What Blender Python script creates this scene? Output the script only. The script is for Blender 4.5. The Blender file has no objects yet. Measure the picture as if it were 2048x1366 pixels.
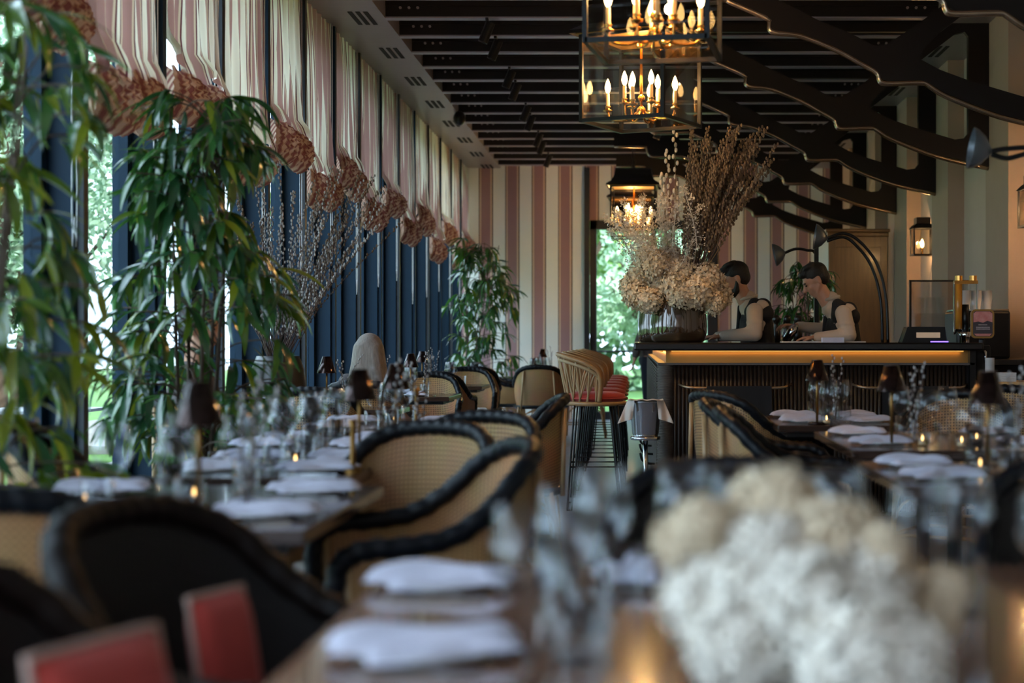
import bpy, math, random
import numpy as np
from mathutils import Vector, Matrix, Euler
from mathutils.geometry import tessellate_polygon
random.seed(7)
rnd = random.random
def ru(a, b): return a + (b - a) * random.random()
PI = math.pi
S = bpy.context.scene
COL = S.collection
CAMZ = 1.17
# ---------------------------------------------------------------- camera, sky, exposure
cam = bpy.data.objects.new('camera', bpy.data.cameras.new('camera'))
COL.objects.link(cam)
cam.location = (0, 0, CAMZ)
cam.rotation_euler = (PI / 2, 0, 0)
cam.data.sensor_width = 36
cam.data.lens = 3000 / 2048 * 36
cam.data.shift_x = -244 / 2048
cam.data.shift_y = 0.0
cam.data.clip_start = 0.05
cam.data.clip_end = 300
cam.data.dof.use_dof = True
cam.data.dof.focus_distance = 10.6
cam.data.dof.aperture_fstop = 1.9
S.camera = cam
S.view_settings.view_transform = 'Standard'
S.view_settings.look = 'None'
S.view_settings.gamma = 1
S.view_settings.use_curve_mapping = False
S.view_settings.exposure = 2.25
W = bpy.data.worlds.new('sky'); S.world = W; W.use_nodes = True
wn = W.node_tree.nodes; wl = W.node_tree.links
bg = wn['Background']; bg.inputs[0].default_value = (0.60, 0.77, 1.0, 1); bg.inputs[1].default_value = 1.9
sun = bpy.data.objects.new('sun', bpy.data.lights.new('sun', 'SUN'))
sun.data.energy = 2.2; sun.data.angle = math.radians(12); sun.data.color = (1, .93, .8)
sun.rotation_euler = (math.radians(38), math.radians(25), 0)
COL.objects.link(sun)
def area_light(name, loc, rot, sx, sy, e, col):
    l = bpy.data.lights.new(name, 'AREA'); l.shape = 'RECTANGLE'; l.size = sx; l.size_y = sy; l.energy = e; l.color = col
    o = bpy.data.objects.new(name, l); o.location = loc; o.rotation_euler = rot; COL.objects.link(o); return o
# added fill lamp inside the glazing behind the camera, tinted like daylight
area_light('hall_fill_light', (-2.3, -1.2, 2.0), (0, math.radians(-72), 0), 2.6, 3.6, 30, (.62, .8, 1))

# ---------------------------------------------------------------- materials
def nt(name):
    m = bpy.data.materials.new(name); m.use_nodes = True
    return m, m.node_tree.nodes, m.node_tree.links, m.node_tree.nodes['Principled BSDF']
def mat(name, c, r=.5, metal=0, c2=None, scale=8, bump=0, bscale=None, spec=.5, coat=0, stretch=None, sheen=0, trans=0):
    m, n, l, b = nt(name)
    b.inputs['Base Color'].default_value = (*c, 1); b.inputs['Roughness'].default_value = r
    b.inputs['Metallic'].default_value = metal; b.inputs['Specular IOR Level'].default_value = spec
    b.inputs['Coat Weight'].default_value = coat; b.inputs['Coat Roughness'].default_value = .08
    if sheen: b.inputs['Sheen Weight'].default_value = sheen
    tc = n.new('ShaderNodeTexCoord'); mp = n.new('ShaderNodeMapping'); l.new(tc.outputs['Object'], mp.inputs[0])
    if stretch: mp.inputs['Scale'].default_value = stretch
    no = n.new('ShaderNodeTexNoise'); no.inputs['Scale'].default_value = scale; no.inputs['Detail'].default_value = 4
    l.new(mp.outputs[0], no.inputs['Vector'])
    c2 = c2 or tuple(min(1, x * .72) for x in c)
    mx = n.new('ShaderNodeMix'); mx.data_type = 'RGBA'
    mx.inputs[6].default_value = (*c, 1); mx.inputs[7].default_value = (*c2, 1)
    l.new(no.outputs['Fac'], mx.inputs[0]); l.new(mx.outputs[2], b.inputs['Base Color'])
    if bump:
        bp = n.new('ShaderNodeBump'); bp.inputs['Strength'].default_value = bump; bp.inputs['Distance'].default_value = .004
        if bscale:
            n2 = n.new('ShaderNodeTexNoise'); n2.inputs['Scale'].default_value = bscale; l.new(mp.outputs[0], n2.inputs['Vector']); l.new(n2.outputs['Fac'], bp.inputs['Height'])
        else: l.new(no.outputs['Fac'], bp.inputs['Height'])
        l.new(bp.outputs[0], b.inputs['Normal'])
    return m
def emit(name, c, s):
    m, n, l, b = nt(name)
    b.inputs['Base Color'].default_value = (*c, 1); b.inputs['Emission Color'].default_value = (*c, 1); b.inputs['Emission Strength'].default_value = s
    return m
def glass(name, tint=(1, 1, 1), rough=.0, lo=.05, hi=.75, power=2.2):
    m, n, l, b = nt(name); n.remove(b); out = n['Material Output']
    t = n.new('ShaderNodeBsdfTransparent'); t.inputs[0].default_value = (*tint, 1)
    g = n.new('ShaderNodeBsdfGlossy'); g.inputs['Roughness'].default_value = rough
    lw = n.new('ShaderNodeLayerWeight'); lw.inputs[0].default_value = .5
    pw = n.new('ShaderNodeMath'); pw.operation = 'POWER'; pw.inputs[1].default_value = power; l.new(lw.outputs['Facing'], pw.inputs[0])
    mr = n.new('ShaderNodeMapRange'); mr.inputs[3].default_value = lo; mr.inputs[4].default_value = hi; l.new(pw.outputs[0], mr.inputs[0])
    mx = n.new('ShaderNodeMixShader'); l.new(mr.outputs[0], mx.inputs[0]); l.new(t.outputs[0], mx.inputs[1]); l.new(g.outputs[0], mx.inputs[2]); l.new(mx.outputs[0], out.inputs[0])
    return m
def stripes(name, period, cream, pink, line, gold, axis='u', folds=True):
    """striped cloth: cream / line / gold / pink / gold / line; coordinate from UV (cloth) or object X (flat wall)"""
    m, n, l, b = nt(name); b.inputs['Roughness'].default_value = .85; b.inputs['Specular IOR Level'].default_value = .15
    tc = n.new('ShaderNodeTexCoord'); sp = n.new('ShaderNodeSeparateXYZ')
    l.new(tc.outputs['UV'], sp.inputs[0])
    mu = n.new('ShaderNodeMath'); mu.operation = 'MULTIPLY'; mu.inputs[1].default_value = 1 / period; l.new(sp.outputs[0], mu.inputs[0])
    fr = n.new('ShaderNodeMath'); fr.operation = 'FRACT'; l.new(mu.outputs[0], fr.inputs[0])
    cr = n.new('ShaderNodeValToRGB'); cr.color_ramp.interpolation = 'CONSTANT'
    e = cr.color_ramp.elements; e[0].position = 0; e[0].color = (*cream, 1); e[1].position = .46; e[1].color = (*line, 1)
    for p, c in ((.495, gold), (.545, pink), (.90, gold), (.955, line)):
        x = e.new(p); x.color = (*c, 1)
    l.new(fr.outputs[0], cr.inputs[0]); l.new(cr.outputs[0], b.inputs['Base Color'])
    tr = n.new('ShaderNodeBsdfTranslucent'); l.new(cr.outputs[0], tr.inputs[0])
    mx = n.new('ShaderNodeMixShader'); mx.inputs[0].default_value = .35 if folds else .0
    l.new(b.outputs[0], mx.inputs[1]); l.new(tr.outputs[0], mx.inputs[2]); l.new(mx.outputs[0], n['Material Output'].inputs[0])
    return m
def weave(name, c1, c2, sc=90, r=.5, gap=None):
    m, n, l, b = nt(name); b.inputs['Roughness'].default_value = r
    tc = n.new('ShaderNodeTexCoord'); sp = n.new('ShaderNodeSeparateXYZ'); l.new(tc.outputs['UV'], sp.inputs[0])
    outs = []
    for i in (0, 1):
        mu = n.new('ShaderNodeMath'); mu.operation = 'MULTIPLY'; mu.inputs[1].default_value = sc * (1.0 if i == 0 else 1.0); l.new(sp.outputs[i], mu.inputs[0])
        s = n.new('ShaderNodeMath'); s.operation = 'SINE'; l.new(mu.outputs[0], s.inputs[0]); outs.append(s)
    a = n.new('ShaderNodeMath'); a.operation = 'MAXIMUM'; l.new(outs[0].outputs[0], a.inputs[0]); l.new(outs[1].outputs[0], a.inputs[1])
    mr = n.new('ShaderNodeMapRange'); mr.inputs[1].default_value = -.7; mr.inputs[2].default_value = .7; l.new(a.outputs[0], mr.inputs[0])
    no = n.new('ShaderNodeTexNoise'); no.inputs['Scale'].default_value = 6; l.new(tc.outputs['Object'], no.inputs['Vector'])
    mx = n.new('ShaderNodeMix'); mx.data_type = 'RGBA'; mx.inputs[6].default_value = (*c2, 1); mx.inputs[7].default_value = (*c1, 1); l.new(mr.outputs[0], mx.inputs[0])
    m2 = n.new('ShaderNodeMix'); m2.data_type = 'RGBA'; m2.blend_type = 'MULTIPLY'; m2.inputs[0].default_value = .5; l.new(mx.outputs[2], m2.inputs[6]); l.new(no.outputs['Color'], m2.inputs[7])
    l.new(m2.outputs[2], b.inputs['Base Color'])
    bp = n.new('ShaderNodeBump'); bp.inputs['Strength'].default_value = .6; bp.inputs['Distance'].default_value = .003; l.new(mr.outputs[0], bp.inputs['Height']); l.new(bp.outputs[0], b.inputs['Normal'])
    return m
def wood(name, c, c2, r=.35, stretch=(1, 12, 12), coat=0, scale=3):
    return mat(name, c, r, 0, c2, scale, .15, None, .5, coat, stretch)
M = {}
M['navy'] = mat('navy_steel', (.005, .020, .040), .55, c2=(.004, .016, .032), spec=.16)
M['navy_dark'] = mat('dark_steel', (.008, .012, .02), .5)
M['soffit'] = mat('soffit_metal', (.34, .30, .285), .34, .3, (.26, .225, .215), 3, stretch=(1, 9, 1))
M['slot'] = mat('vent_slot_black', (.004, .004, .004), .8)
M['beam'] = mat('beam_dark_brown', (.006, .004, .004), .5, c2=(.004, .003, .003), spec=.3); M['flange'] = mat('beam_flange_lit_grey', (.36, .33, .36), .3, .4, (.28, .25, .28))  # window light on the beam undersides is painted into the flange colour
M['ceil'] = mat('ceiling_rose_grey', (.70, .52, .54), .7, c2=(.6, .43, .45))
M['panel'] = mat('bracket_panel_brown', (.0065, .0038, .0034), .55, c2=(.005, .003, .0027), spec=.25)
M['bronze'] = mat('bronze_tube', (.48, .36, .26), .24, .9, (.2, .14, .09))
M['wall'] = mat('warm_plaster', (.56, .44, .36), .85, c2=(.52, .40, .33), bump=.1, bscale=60)
M['pil'] = mat('tan_plaster', (.42, .30, .22), .85, c2=(.38, .27, .20), bump=.1, bscale=60)
M['floor'] = mat('grey_concrete', (.17, .19, .235), .32, c2=(.115, .13, .165), scale=2.5, bump=.05)
M['stripewall'] = stripes('striped_wall_cloth', .397, (.80, .84, .80), (.36, .225, .235), (.06, .025, .035), (.70, .55, .42), folds=False)
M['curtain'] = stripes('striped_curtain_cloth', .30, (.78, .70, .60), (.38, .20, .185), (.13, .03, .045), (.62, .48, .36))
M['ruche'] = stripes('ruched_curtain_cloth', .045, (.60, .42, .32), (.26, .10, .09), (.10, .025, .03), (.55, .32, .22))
M['black'] = mat('black_metal', (.003, .003, .0035), .38, spec=.35)
M['blackrattan'] = mat('black_cord', (.003, .0045, .008), .42, c2=(.0015, .002, .003), scale=40, bump=.4, spec=.22)
M['brownrim'] = mat('dark_brown_cord', (.007, .0035, .0025), .55, c2=(.004, .002, .0015), scale=40, spec=.15)
M['blackweave'] = weave('black_wicker', (.006, .0055, .006), (.001, .001, .001), 500, .5)
M['brownweave'] = weave('dark_brown_wicker', (.007, .0032, .002), (.001, .0007, .0006), 500, .7)
M['weave'] = weave('natural_wicker', (.54, .28, .105), (.07, .028, .012), 400, .5)
M['rattan'] = mat('natural_rattan', (.40, .23, .095), .32, c2=(.22, .115, .045), scale=12)
M['palerattan'] = mat('pale_rattan', (.46, .31, .16), .32, c2=(.28, .165, .075), scale=12)
M['cream'] = mat('cream_seat_cloth', (.55, .50, .46), .9)
M['red'] = mat('red_cushion_cloth', (.42, .035, .022), .75, c2=(.30, .022, .016), sheen=.2)
M['redpipe'] = mat('pale_piping', (.42, .27, .22), .8)
M['table'] = wood('dark_walnut_top', (.045, .022, .014), (.022, .011, .008), .2, (2, 14, 14), .35)
M['tableglossy'] = wood('polished_chestnut_top', (.20, .095, .055), (.12, .055, .032), .12, (14, 2, 14), .8)
M['napkin'] = mat('white_linen', (.50, .48, .55), .9, c2=(.38, .37, .45), bump=.2, bscale=80)
M['plate'] = mat('white_porcelain', (.62, .62, .62), .15)
M['steel'] = mat('polished_steel', (.62, .64, .66), .12, 1, (.55, .57, .6))
M['brass'] = mat('warm_brass', (.78, .42, .12), .22, 1, (.6, .3, .07))
M['brassdull'] = mat('brushed_brass', (.42, .24, .075), .42, .85, (.34, .19, .055), 3, stretch=(1, 1, 8))
M['lampshade'] = mat('bronze_lampshade', (.035, .018, .015), .15, .8, (.022, .011, .009), spec=.8)
M['winegl'] = glass('clear_glass', (.96, .97, .98), 0, .03, .5, 2.6)
M['pane'] = glass('window_glass', (.90, .93, .91), 0, .03, .5, 4)
M['lantgl'] = glass('lantern_glass', (.95, .94, .91), 0, .03, .35, 3)
M['brassdark'] = mat('aged_dark_brass', (.24, .125, .035), .35, .9, (.16, .08, .02))
M['smoke'] = mat('smoked_amber_glass', (.075, .045, .022), .07, .25, (.035, .02, .012), 5, spec=.9, coat=.6)
M['stemglass'] = M['winegl']
M['bulb'] = emit('candle_bulb', (1, .60, .22), 6)
M['candle'] = mat('ivory_candle_sleeve', (.75, .55, .30), .5)
M['led'] = emit('warm_led', (1, .50, .10), .12)
M['purple'] = emit('violet_led', (.22, .12, 1), .6)
M['screen'] = emit('dim_till_screen', (.55, .38, .25), .06)
M['tealight'] = emit('tealight_flame', (1, .55, .18), 1.3)
M['skin'] = mat('skin', (.50, .27, .18), .5, c2=(.44, .22, .14), scale=5)
M['skinw'] = M['skin']
M['hairdark'] = mat('dark_hair', (.004, .0025, .002), .55, bump=.8, bscale=140)
M['hairblond'] = mat('ash_blond_hair', (.30, .25, .22), .4, c2=(.08, .055, .04), scale=9, bump=.9, bscale=60, stretch=(14, 14, 1))
M['shirt'] = mat('ivory_shirt', (.50, .42, .34), .85, c2=(.43, .36, .29), bump=.25, bscale=14)
M['vest'] = mat('navy_waistcoat', (.003, .0035, .007), .8)
M['trouser'] = mat('navy_trousers', (.012, .016, .035), .85)
M['greyshirt'] = mat('grey_brown_sleeve', (.08, .065, .065), .85)
M['denim'] = mat('patterned_blue_cloth', (.10, .22, .42), .85, c2=(.55, .6, .65), scale=22)
M['maroon'] = mat('maroon_sock', (.14, .01, .03), .9)
M['white'] = mat('white_rubber', (.7, .7, .72), .6)
M['eye'] = mat('dark_eye', (.01, .01, .01), .2)
def leafmat(name, c, c2):
    m = mat(name, tuple(x * .8 for x in c), .22, c2=tuple(x * .7 for x in c2), scale=3, spec=.9); n = m.node_tree.nodes; l = m.node_tree.links; b = n['Principled BSDF']
    tr = n.new('ShaderNodeBsdfTranslucent'); tr.inputs[0].default_value = (min(1, c[0] * 2.6), min(1, c[1] * 2.4), c[2], 1)
    mx = n.new('ShaderNodeMixShader'); mx.inputs[0].default_value = .13; l.new(b.outputs[0], mx.inputs[1]); l.new(tr.outputs[0], mx.inputs[2]); l.new(mx.outputs[0], n['Material Output'].inputs[0]); return m
M['leafA'] = leafmat('green_leaf', (0.04, 0.13, 0.035), (0.06, 0.19, 0.04))
M['leafB'] = leafmat('yellow_green_leaf', (0.28, 0.3, 0.02), (0.14, 0.22, 0.02))
M['leafC'] = leafmat('olive_green_leaf', (0.11, 0.18, 0.02), (0.04, 0.11, 0.02))
M['leafD'] = leafmat('deep_green_leaf', (0.022, 0.085, 0.045), (0.035, 0.11, 0.035))
M['bark'] = mat('brown_bark', (.09, .055, .035), .8, bump=.5)
M['pot'] = mat('dark_planter', (.012, .007, .005), .35)
M['bud'] = mat('willow_bud', (.15, .105, .07), .8, c2=(.13, .095, .065), scale=60)
M['budpale'] = mat('silvery_willow_bud', (.45, .42, .40), .8, c2=(.3, .27, .26), scale=60)
M['twig'] = mat('willow_twig', (.085, .045, .035), .6)
M['twiggold'] = mat('golden_twig', (.20, .13, .05), .6)
M['petal'] = mat('cream_petal', (.68, .56, .40), .75, c2=(.56, .43, .28), scale=14)
M['petalw'] = mat('white_petal', (.58, .53, .46), .75, c2=(.74, .66, .55), scale=14)
M['plume'] = mat('bleached_plume', (.74, .66, .56), .8)
M['oak'] = wood('old_oak', (.17, .085, .028), (.05, .024, .009), .36, (14, 14, 1.2), .15, 2.2)
M['honey'] = wood('honey_wood', (.55, .34, .14), (.42, .25, .10), .5)
M['reed'] = mat('dark_reed', (.022, .012, .007), .4, c2=(.008, .005, .0035), scale=9, stretch=(1, 1, .2))
M['rope'] = mat('grey_rope', (.09, .072, .06), .6, c2=(.055, .044, .037), scale=30)
M['counter'] = mat('black_counter', (.004, .004, .005), .25, c2=(.003, .003, .004))
M['cup'] = mat('white_paper_cup', (.6, .58, .56), .7)
M['cloth'] = mat('white_bar_cloth', (.60, .55, .50), .9, bump=.3, bscale=30)
M['blackscreen'] = mat('black_screen_face', (.006, .006, .007), .95, bump=.3, bscale=20)
M['signred'] = mat('red_badge_face', (.45, .05, .05), .5, c2=(.65, .35, .3), scale=26)
M['signdark'] = mat('dark_badge_face', (.05, .035, .04), .5)
M['signtext'] = mat('pale_badge_lettering', (.5, .42, .4), .6)
M['grass'] = mat('lawn', (.10, .22, .035), .9, c2=(.06, .15, .03), scale=3, bump=.5)
M['paving'] = mat('pale_paving', (.45, .46, .48), .8)
M['foli1'] = mat('pale_blossom_foliage', (.42, .55, .42), .8, c2=(.22, .38, .22), scale=2)
M['foli2'] = mat('fresh_green_foliage', (.18, .34, .06), .8, c2=(.08, .2, .04), scale=1.5)
M['foli3'] = mat('dark_hedge_foliage', (.05, .13, .05), .8, c2=(.03, .08, .035), scale=1.5)
M['foli4'] = mat('hedge_foliage', (.20, .34, .16), .8, c2=(.10, .22, .12), scale=.7)
M['stone'] = mat('grey_rock', (.25, .25, .26), .9, bump=.6)
M['amber'] = mat('amber_juice', (.55, .24, .03), .25)
M['glasspan'] = glass('screen_glass', (.75, .76, .76), .05, .12, .6, 2)

# ---------------------------------------------------------------- mesh building helpers
class MB:
    def __init__(s): s.v = []; s.f = []; s.uv = None
    def add(s, vs, fs):
        o = len(s.v); s.v += [tuple(p) for p in vs]; s.f += [tuple(i + o for i in f) for f in fs]; return s
    def box(s, x0, x1, y0, y1, z0, z1, mtx=None):
        vs = [Vector(p) for p in ((x0, y0, z0), (x1, y0, z0), (x1, y1, z0), (x0, y1, z0), (x0, y0, z1), (x1, y0, z1), (x1, y1, z1), (x0, y1, z1))]
        if mtx: vs = [mtx @ p for p in vs]
        return s.add(vs, [(0, 3, 2, 1), (4, 5, 6, 7), (0, 1, 5, 4), (1, 2, 6, 5), (2, 3, 7, 6), (3, 0, 4, 7)])
    def tube(s, pts, r, n=8, closed=False, cap=True, flat=None):
        pts = [Vector(p) for p in pts]; N = len(pts)
        rs = r if isinstance(r, (list, tuple)) else [r] * N
        up = Vector((0, 0, 1)); prev = None; base = len(s.v); R = []
        for i, p in enumerate(pts):
            a = pts[(i - 1) % N] if (closed or i > 0) else p; b = pts[(i + 1) % N] if (closed or i < N - 1) else p
            t = (b - a); t = t.normalized() if t.length > 1e-9 else Vector((0, 0, 1))
            if prev is None:
                u = t.cross(up); u = u.normalized() if u.length > .05 else t.cross(Vector((1, 0, 0))).normalized()
            else:
                u = prev - t * prev.dot(t); u = u.normalized() if u.length > 1e-6 else t.orthogonal().normalized()
            prev = u; w = t.cross(u)
            for k in range(n):
                a_ = 2 * PI * k / n; rr = rs[i](a_) if callable(rs[i]) else rs[i]
                s.v.append(tuple(p + u * math.cos(a_) * rr + w * math.sin(a_) * rr))
        for i in range(N if closed else N - 1):
            j = (i + 1) % N
            for k in range(n):
                s.f.append((base + i * n + k, base + i * n + (k + 1) % n, base + j * n + (k + 1) % n, base + j * n + k))
        if cap and not closed:
            s.f.append(tuple(base + k for k in reversed(range(n)))); s.f.append(tuple(base + (N - 1) * n + k for k in range(n)))
        return s
    def cyl(s, p0, p1, r0, r1=None, n=12): return s.tube([p0, p1], [r0, r0 if r1 is None else r1], n)
    def lathe(s, prof, c=(0, 0, 0), n=20, capb=False, capt=False, sq=None):
        base = len(s.v)
        for r, z in prof:
            for k in range(n):
                a = 2 * PI * k / n; s.v.append((c[0] + r * math.cos(a), c[1] + r * math.sin(a), c[2] + z))
        for i in range(len(prof) - 1):
            for k in range(n):
                s.f.append((base + i * n + k, base + i * n + (k + 1) % n, base + (i + 1) * n + (k + 1) % n, base + (i + 1) * n + k))
        if capb: s.f.append(tuple(base + k for k in reversed(range(n))))
        if capt: s.f.append(tuple(base + (len(prof) - 1) * n + k for k in range(n)))
        return s
    def ell(s, c, r, n=12, m=8, mtx=None):
        r = r if isinstance(r, (tuple, list)) else (r, r, r); base = len(s.v); vs = [Vector((0, 0, -1))]
        for i in range(1, m):
            t = -PI / 2 + PI * i / m
            for k in range(n): vs.append(Vector((math.cos(t) * math.cos(2 * PI * k / n), math.cos(t) * math.sin(2 * PI * k / n), math.sin(t))))
        vs.append(Vector((0, 0, 1))); c = Vector(c)
        for p in vs:
            q = Vector((p.x * r[0], p.y * r[1], p.z * r[2]))
            if mtx: q = mtx @ q
            s.v.append(tuple(q + c))
        for k in range(n): s.f.append((base, base + 1 + (k + 1) % n, base + 1 + k))
        for i in range(m - 2):
            for k in range(n):
                a = base + 1 + i * n; s.f.append((a + k, a + (k + 1) % n, a + n + (k + 1) % n, a + n + k))
        a = base + 1 + (m - 2) * n
        for k in range(n): s.f.append((a + k, a + (k + 1) % n, base + 1 + (m - 1) * n))
        return s
    def cap(s, p0, p1, r0, r1, n=14):
        s.ell(p0, r0, n, 8); s.ell(p1, r1, n, 8); return s.cyl(p0, p1, r0, r1, n)
    def grid(s, fn, nu, nv, uvf=None):
        base = len(s.v)
        if s.uv is None: s.uv = {}
        for j in range(nv + 1):
            for i in range(nu + 1):
                s.v.append(tuple(fn(i / nu, j / nv)))
                s.uv[len(s.v) - 1] = uvf(i / nu, j / nv) if uvf else (i / nu, j / nv)
        for j in range(nv):
            for i in range(nu):
                a = base + j * (nu + 1) + i; s.f.append((a, a + 1, a + nu + 2, a + nu + 1))
        return s
    def poly(s, outer, holes, y0, y1):
        loops = [[Vector((p[0], p[1], 0)) for p in l] for l in [outer] + holes]
        flat = [p for l in loops for p in l]; tris = tessellate_polygon(loops); n = len(flat); b = len(s.v)
        s.v += [(p.x, y0, p.y) for p in flat] + [(p.x, y1, p.y) for p in flat]
        for t in tris: s.f.append(tuple(b + i for i in t)); s.f.append(tuple(b + n + i for i in reversed(t)))
        k = 0
        for l in loops:
            m = len(l)
            for i in range(m): s.f.append((b + k + i, b + k + (i + 1) % m, b + n + k + (i + 1) % m, b + n + k + i))
            k += m
        return s
def catmull(P, k=8, closed=False):
    P = [Vector(p) for p in P]; out = []; n = len(P)
    for i in range(n if closed else n - 1):
        p0 = P[(i - 1) % n] if (closed or i > 0) else P[0]; p1 = P[i]; p2 = P[(i + 1) % n]; p3 = P[(i + 2) % n] if (closed or i < n - 2) else P[-1]
        for j in range(k):
            t = j / k
            out.append(.5 * ((2 * p1) + (-p0 + p2) * t + (2 * p0 - 5 * p1 + 4 * p2 - p3) * t * t + (-p0 + 3 * p1 - 3 * p2 + p3) * t ** 3))
    if not closed: out.append(P[-1])
    return out
def mesh(name, mb, m, smooth=False):
    me = bpy.data.meshes.new(name); me.from_pydata(mb.v, [], mb.f)
    if mb.uv is not None:
        ul = me.uv_layers.new(name='UVMap'); li = np.zeros(len(me.loops), dtype=np.int32); me.loops.foreach_get('vertex_index', li)
        arr = np.zeros((len(mb.v), 2), dtype=np.float32)
        for k, u in mb.uv.items(): arr[k] = u
        ul.data.foreach_set('uv', arr[li].ravel())
    me.materials.append(m)
    if smooth: me.polygons.foreach_set('use_smooth', [True] * len(me.polygons))
    me.update(); return me
def obj(name, mb, m, parent=None, smooth=False, loc=None, bevel=0):
    me = mb if isinstance(mb, bpy.types.Mesh) else mesh(name, mb, m, smooth)
    o = bpy.data.objects.new(name, me); COL.objects.link(o); o.parent = parent
    if loc: o.location = loc
    if bevel:
        b = o.modifiers.new('bevel', 'BEVEL'); b.width = bevel; b.segments = 2; b.limit_method = 'ANGLE'
    return o
def tag(o, label=None, cat=None, group=None, kind=None):
    if label: o['label'] = label
    if cat: o['category'] = cat
    if group: o['group'] = group
    if kind: o['kind'] = kind
    return o
def thing(name, label, cat, loc=(0, 0, 0), rz=0, group=None):
    o = bpy.data.objects.new(name, None); COL.objects.link(o); o.location = loc; o.rotation_euler = (0, 0, rz); o.empty_display_size = .1
    return tag(o, label, cat, group)
KIDS = {}
def kids(o):
    if o.name not in KIDS: KIDS[o.name] = [c for c in COL.objects if c.parent == o]
    return KIDS[o.name]
def dup(o, loc, rz, label=None, group=None, sc=None):
    r = o.copy(); COL.objects.link(r); r.location = loc; r.rotation_euler = (0, 0, rz)
    if sc: r.scale = (sc, sc, sc)
    if label: r['label'] = label
    if group: r['group'] = group
    for ch in kids(o):
        c = ch.copy(); COL.objects.link(c); c.parent = r
        for g in kids(ch): d = g.copy(); COL.objects.link(d); d.parent = c
    return r
def struct(name, mb, m, smooth=False, parent=None, bevel=0):
    o = obj(name, mb, m, parent, smooth, bevel=bevel)
    if not parent: o['kind'] = 'structure'
    return o
class Proto:
    """builds a thing once, places it first, copies it afterwards"""
    def __init__(s, root): s.root = root; s.used = False
    def place(s, loc, rz, label, group=None, sc=None):
        if not s.used:
            kids(s.root)
            for c in kids(s.root): kids(c)
            s.used = True; s.root.location = loc; s.root.rotation_euler = (0, 0, rz); s.root['label'] = label
            if group: s.root['group'] = group
            if sc: s.root.scale = (sc, sc, sc)
            return s.root
        return dup(s.root, loc, rz, label, group, sc)
def blob(name, mb, m, parent, voxel=.008, smooth=2):
    me = bpy.data.meshes.new(name); me.from_pydata(mb.v, [], mb.f); me.update()
    t = bpy.data.objects.new('tmp', me); COL.objects.link(t)
    r = t.modifiers.new('r', 'REMESH'); r.mode = 'VOXEL'; r.voxel_size = voxel; r.use_smooth_shade = True
    if smooth: q = t.modifiers.new('s', 'SMOOTH'); q.iterations = smooth; q.factor = .5
    dg = bpy.context.evaluated_depsgraph_get(); dg.update()
    m2 = bpy.data.meshes.new_from_object(t.evaluated_get(dg)); m2.name = name
    bpy.data.objects.remove(t); m2.materials.clear(); m2.materials.append(m)
    m2.polygons.foreach_set('use_smooth', [True] * len(m2.polygons))
    return obj(name, m2, m, parent)

# ================================================================ SETTING
YB = 22.5; XL = -2.5; XR = 3.05; ZC = 3.77; YN = -3.0
struct('floor', MB().box(-2.85, XR + .2, YN, YB + .3, -.1, 0), M['floor'])
struct('ceiling', MB().box(-2.85, XR + .2, YN, YB + .3, ZC + .17, ZC + .27), M['ceil'])
# right wall and pilasters
struct('wall_right', MB().box(XR, XR + .12, YN, YB + .3, 0, ZC + .22), M['wall'])
for i, y in enumerate((3.05, 5.2, 7.35, 9.5, 11.62, 13.86, 15.95, 18.05, 20.2)):
    struct('trim_%d' % (i + 1), MB().box(2.9, XR, y, y + .75, 0, ZC + .05), M['pil'])
# back wall with a glazed door opening X -.70..1.25, head 2.98
sw = MB()
def wq(x0, x1, z0, z1): sw.grid(lambda u, v: (x0 + (x1 - x0) * u, YB, z0 + (z1 - z0) * v), 1, 1, lambda u, v: (x0 + (x1 - x0) * u + 3.05 + .255, v))
wq(-2.85, -.70, 0, ZC + .22); wq(1.25, XR, 0, ZC + .22); wq(-.70, 1.25, 2.985, ZC + .22)
bw = struct('wall_back', sw, M['stripewall'])
rim = MB().box(-2.85, -.7, YB + .02, YB + .14, 0, ZC + .22).box(1.25, XR, YB + .02, YB + .14, 0, ZC + .22).box(-.7, 1.25, YB + .02, YB + .14, 2.985, ZC + .22)
struct('backing', rim, M['wall'], parent=bw)
struct('trim_10', MB().box(-.745, -.665, YB - .1, YB + .05, 0, ZC), M['navy_dark'])
d1 = struct('door_1', MB().box(-.66, -.56, YB - .04, YB + .1, 0, 2.98).box(.25, .33, YB - .04, YB + .1, 0, 2.98).box(1.1, 1.25, YB - .04, YB + .1, 0, 2.98).box(-.66, 1.25, YB - .04, YB + .1, 2.85, 2.985).box(-.66, 1.25, YB - .04, YB + .1, 0, .12), M['navy_dark'])
struct('glass_pane', MB().box(-.56, .25, YB + .02, YB + .03, .12, 2.85), M['pane'], parent=d1)
struct('glass_pane', MB().box(.33, 1.1, YB + .02, YB + .03, .12, 2.85), M['pane'], parent=d1)
struct('push_bar', MB().cyl((-.56, YB - .07, 1.02), (.25, YB - .07, 1.02), .014).cyl((-.5, YB - .07, 1.02), (-.5, YB, 1.02), .01).cyl((.2, YB - .07, 1.02), (.2, YB, 1.02), .01), M['navy_dark'], parent=d1)
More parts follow.
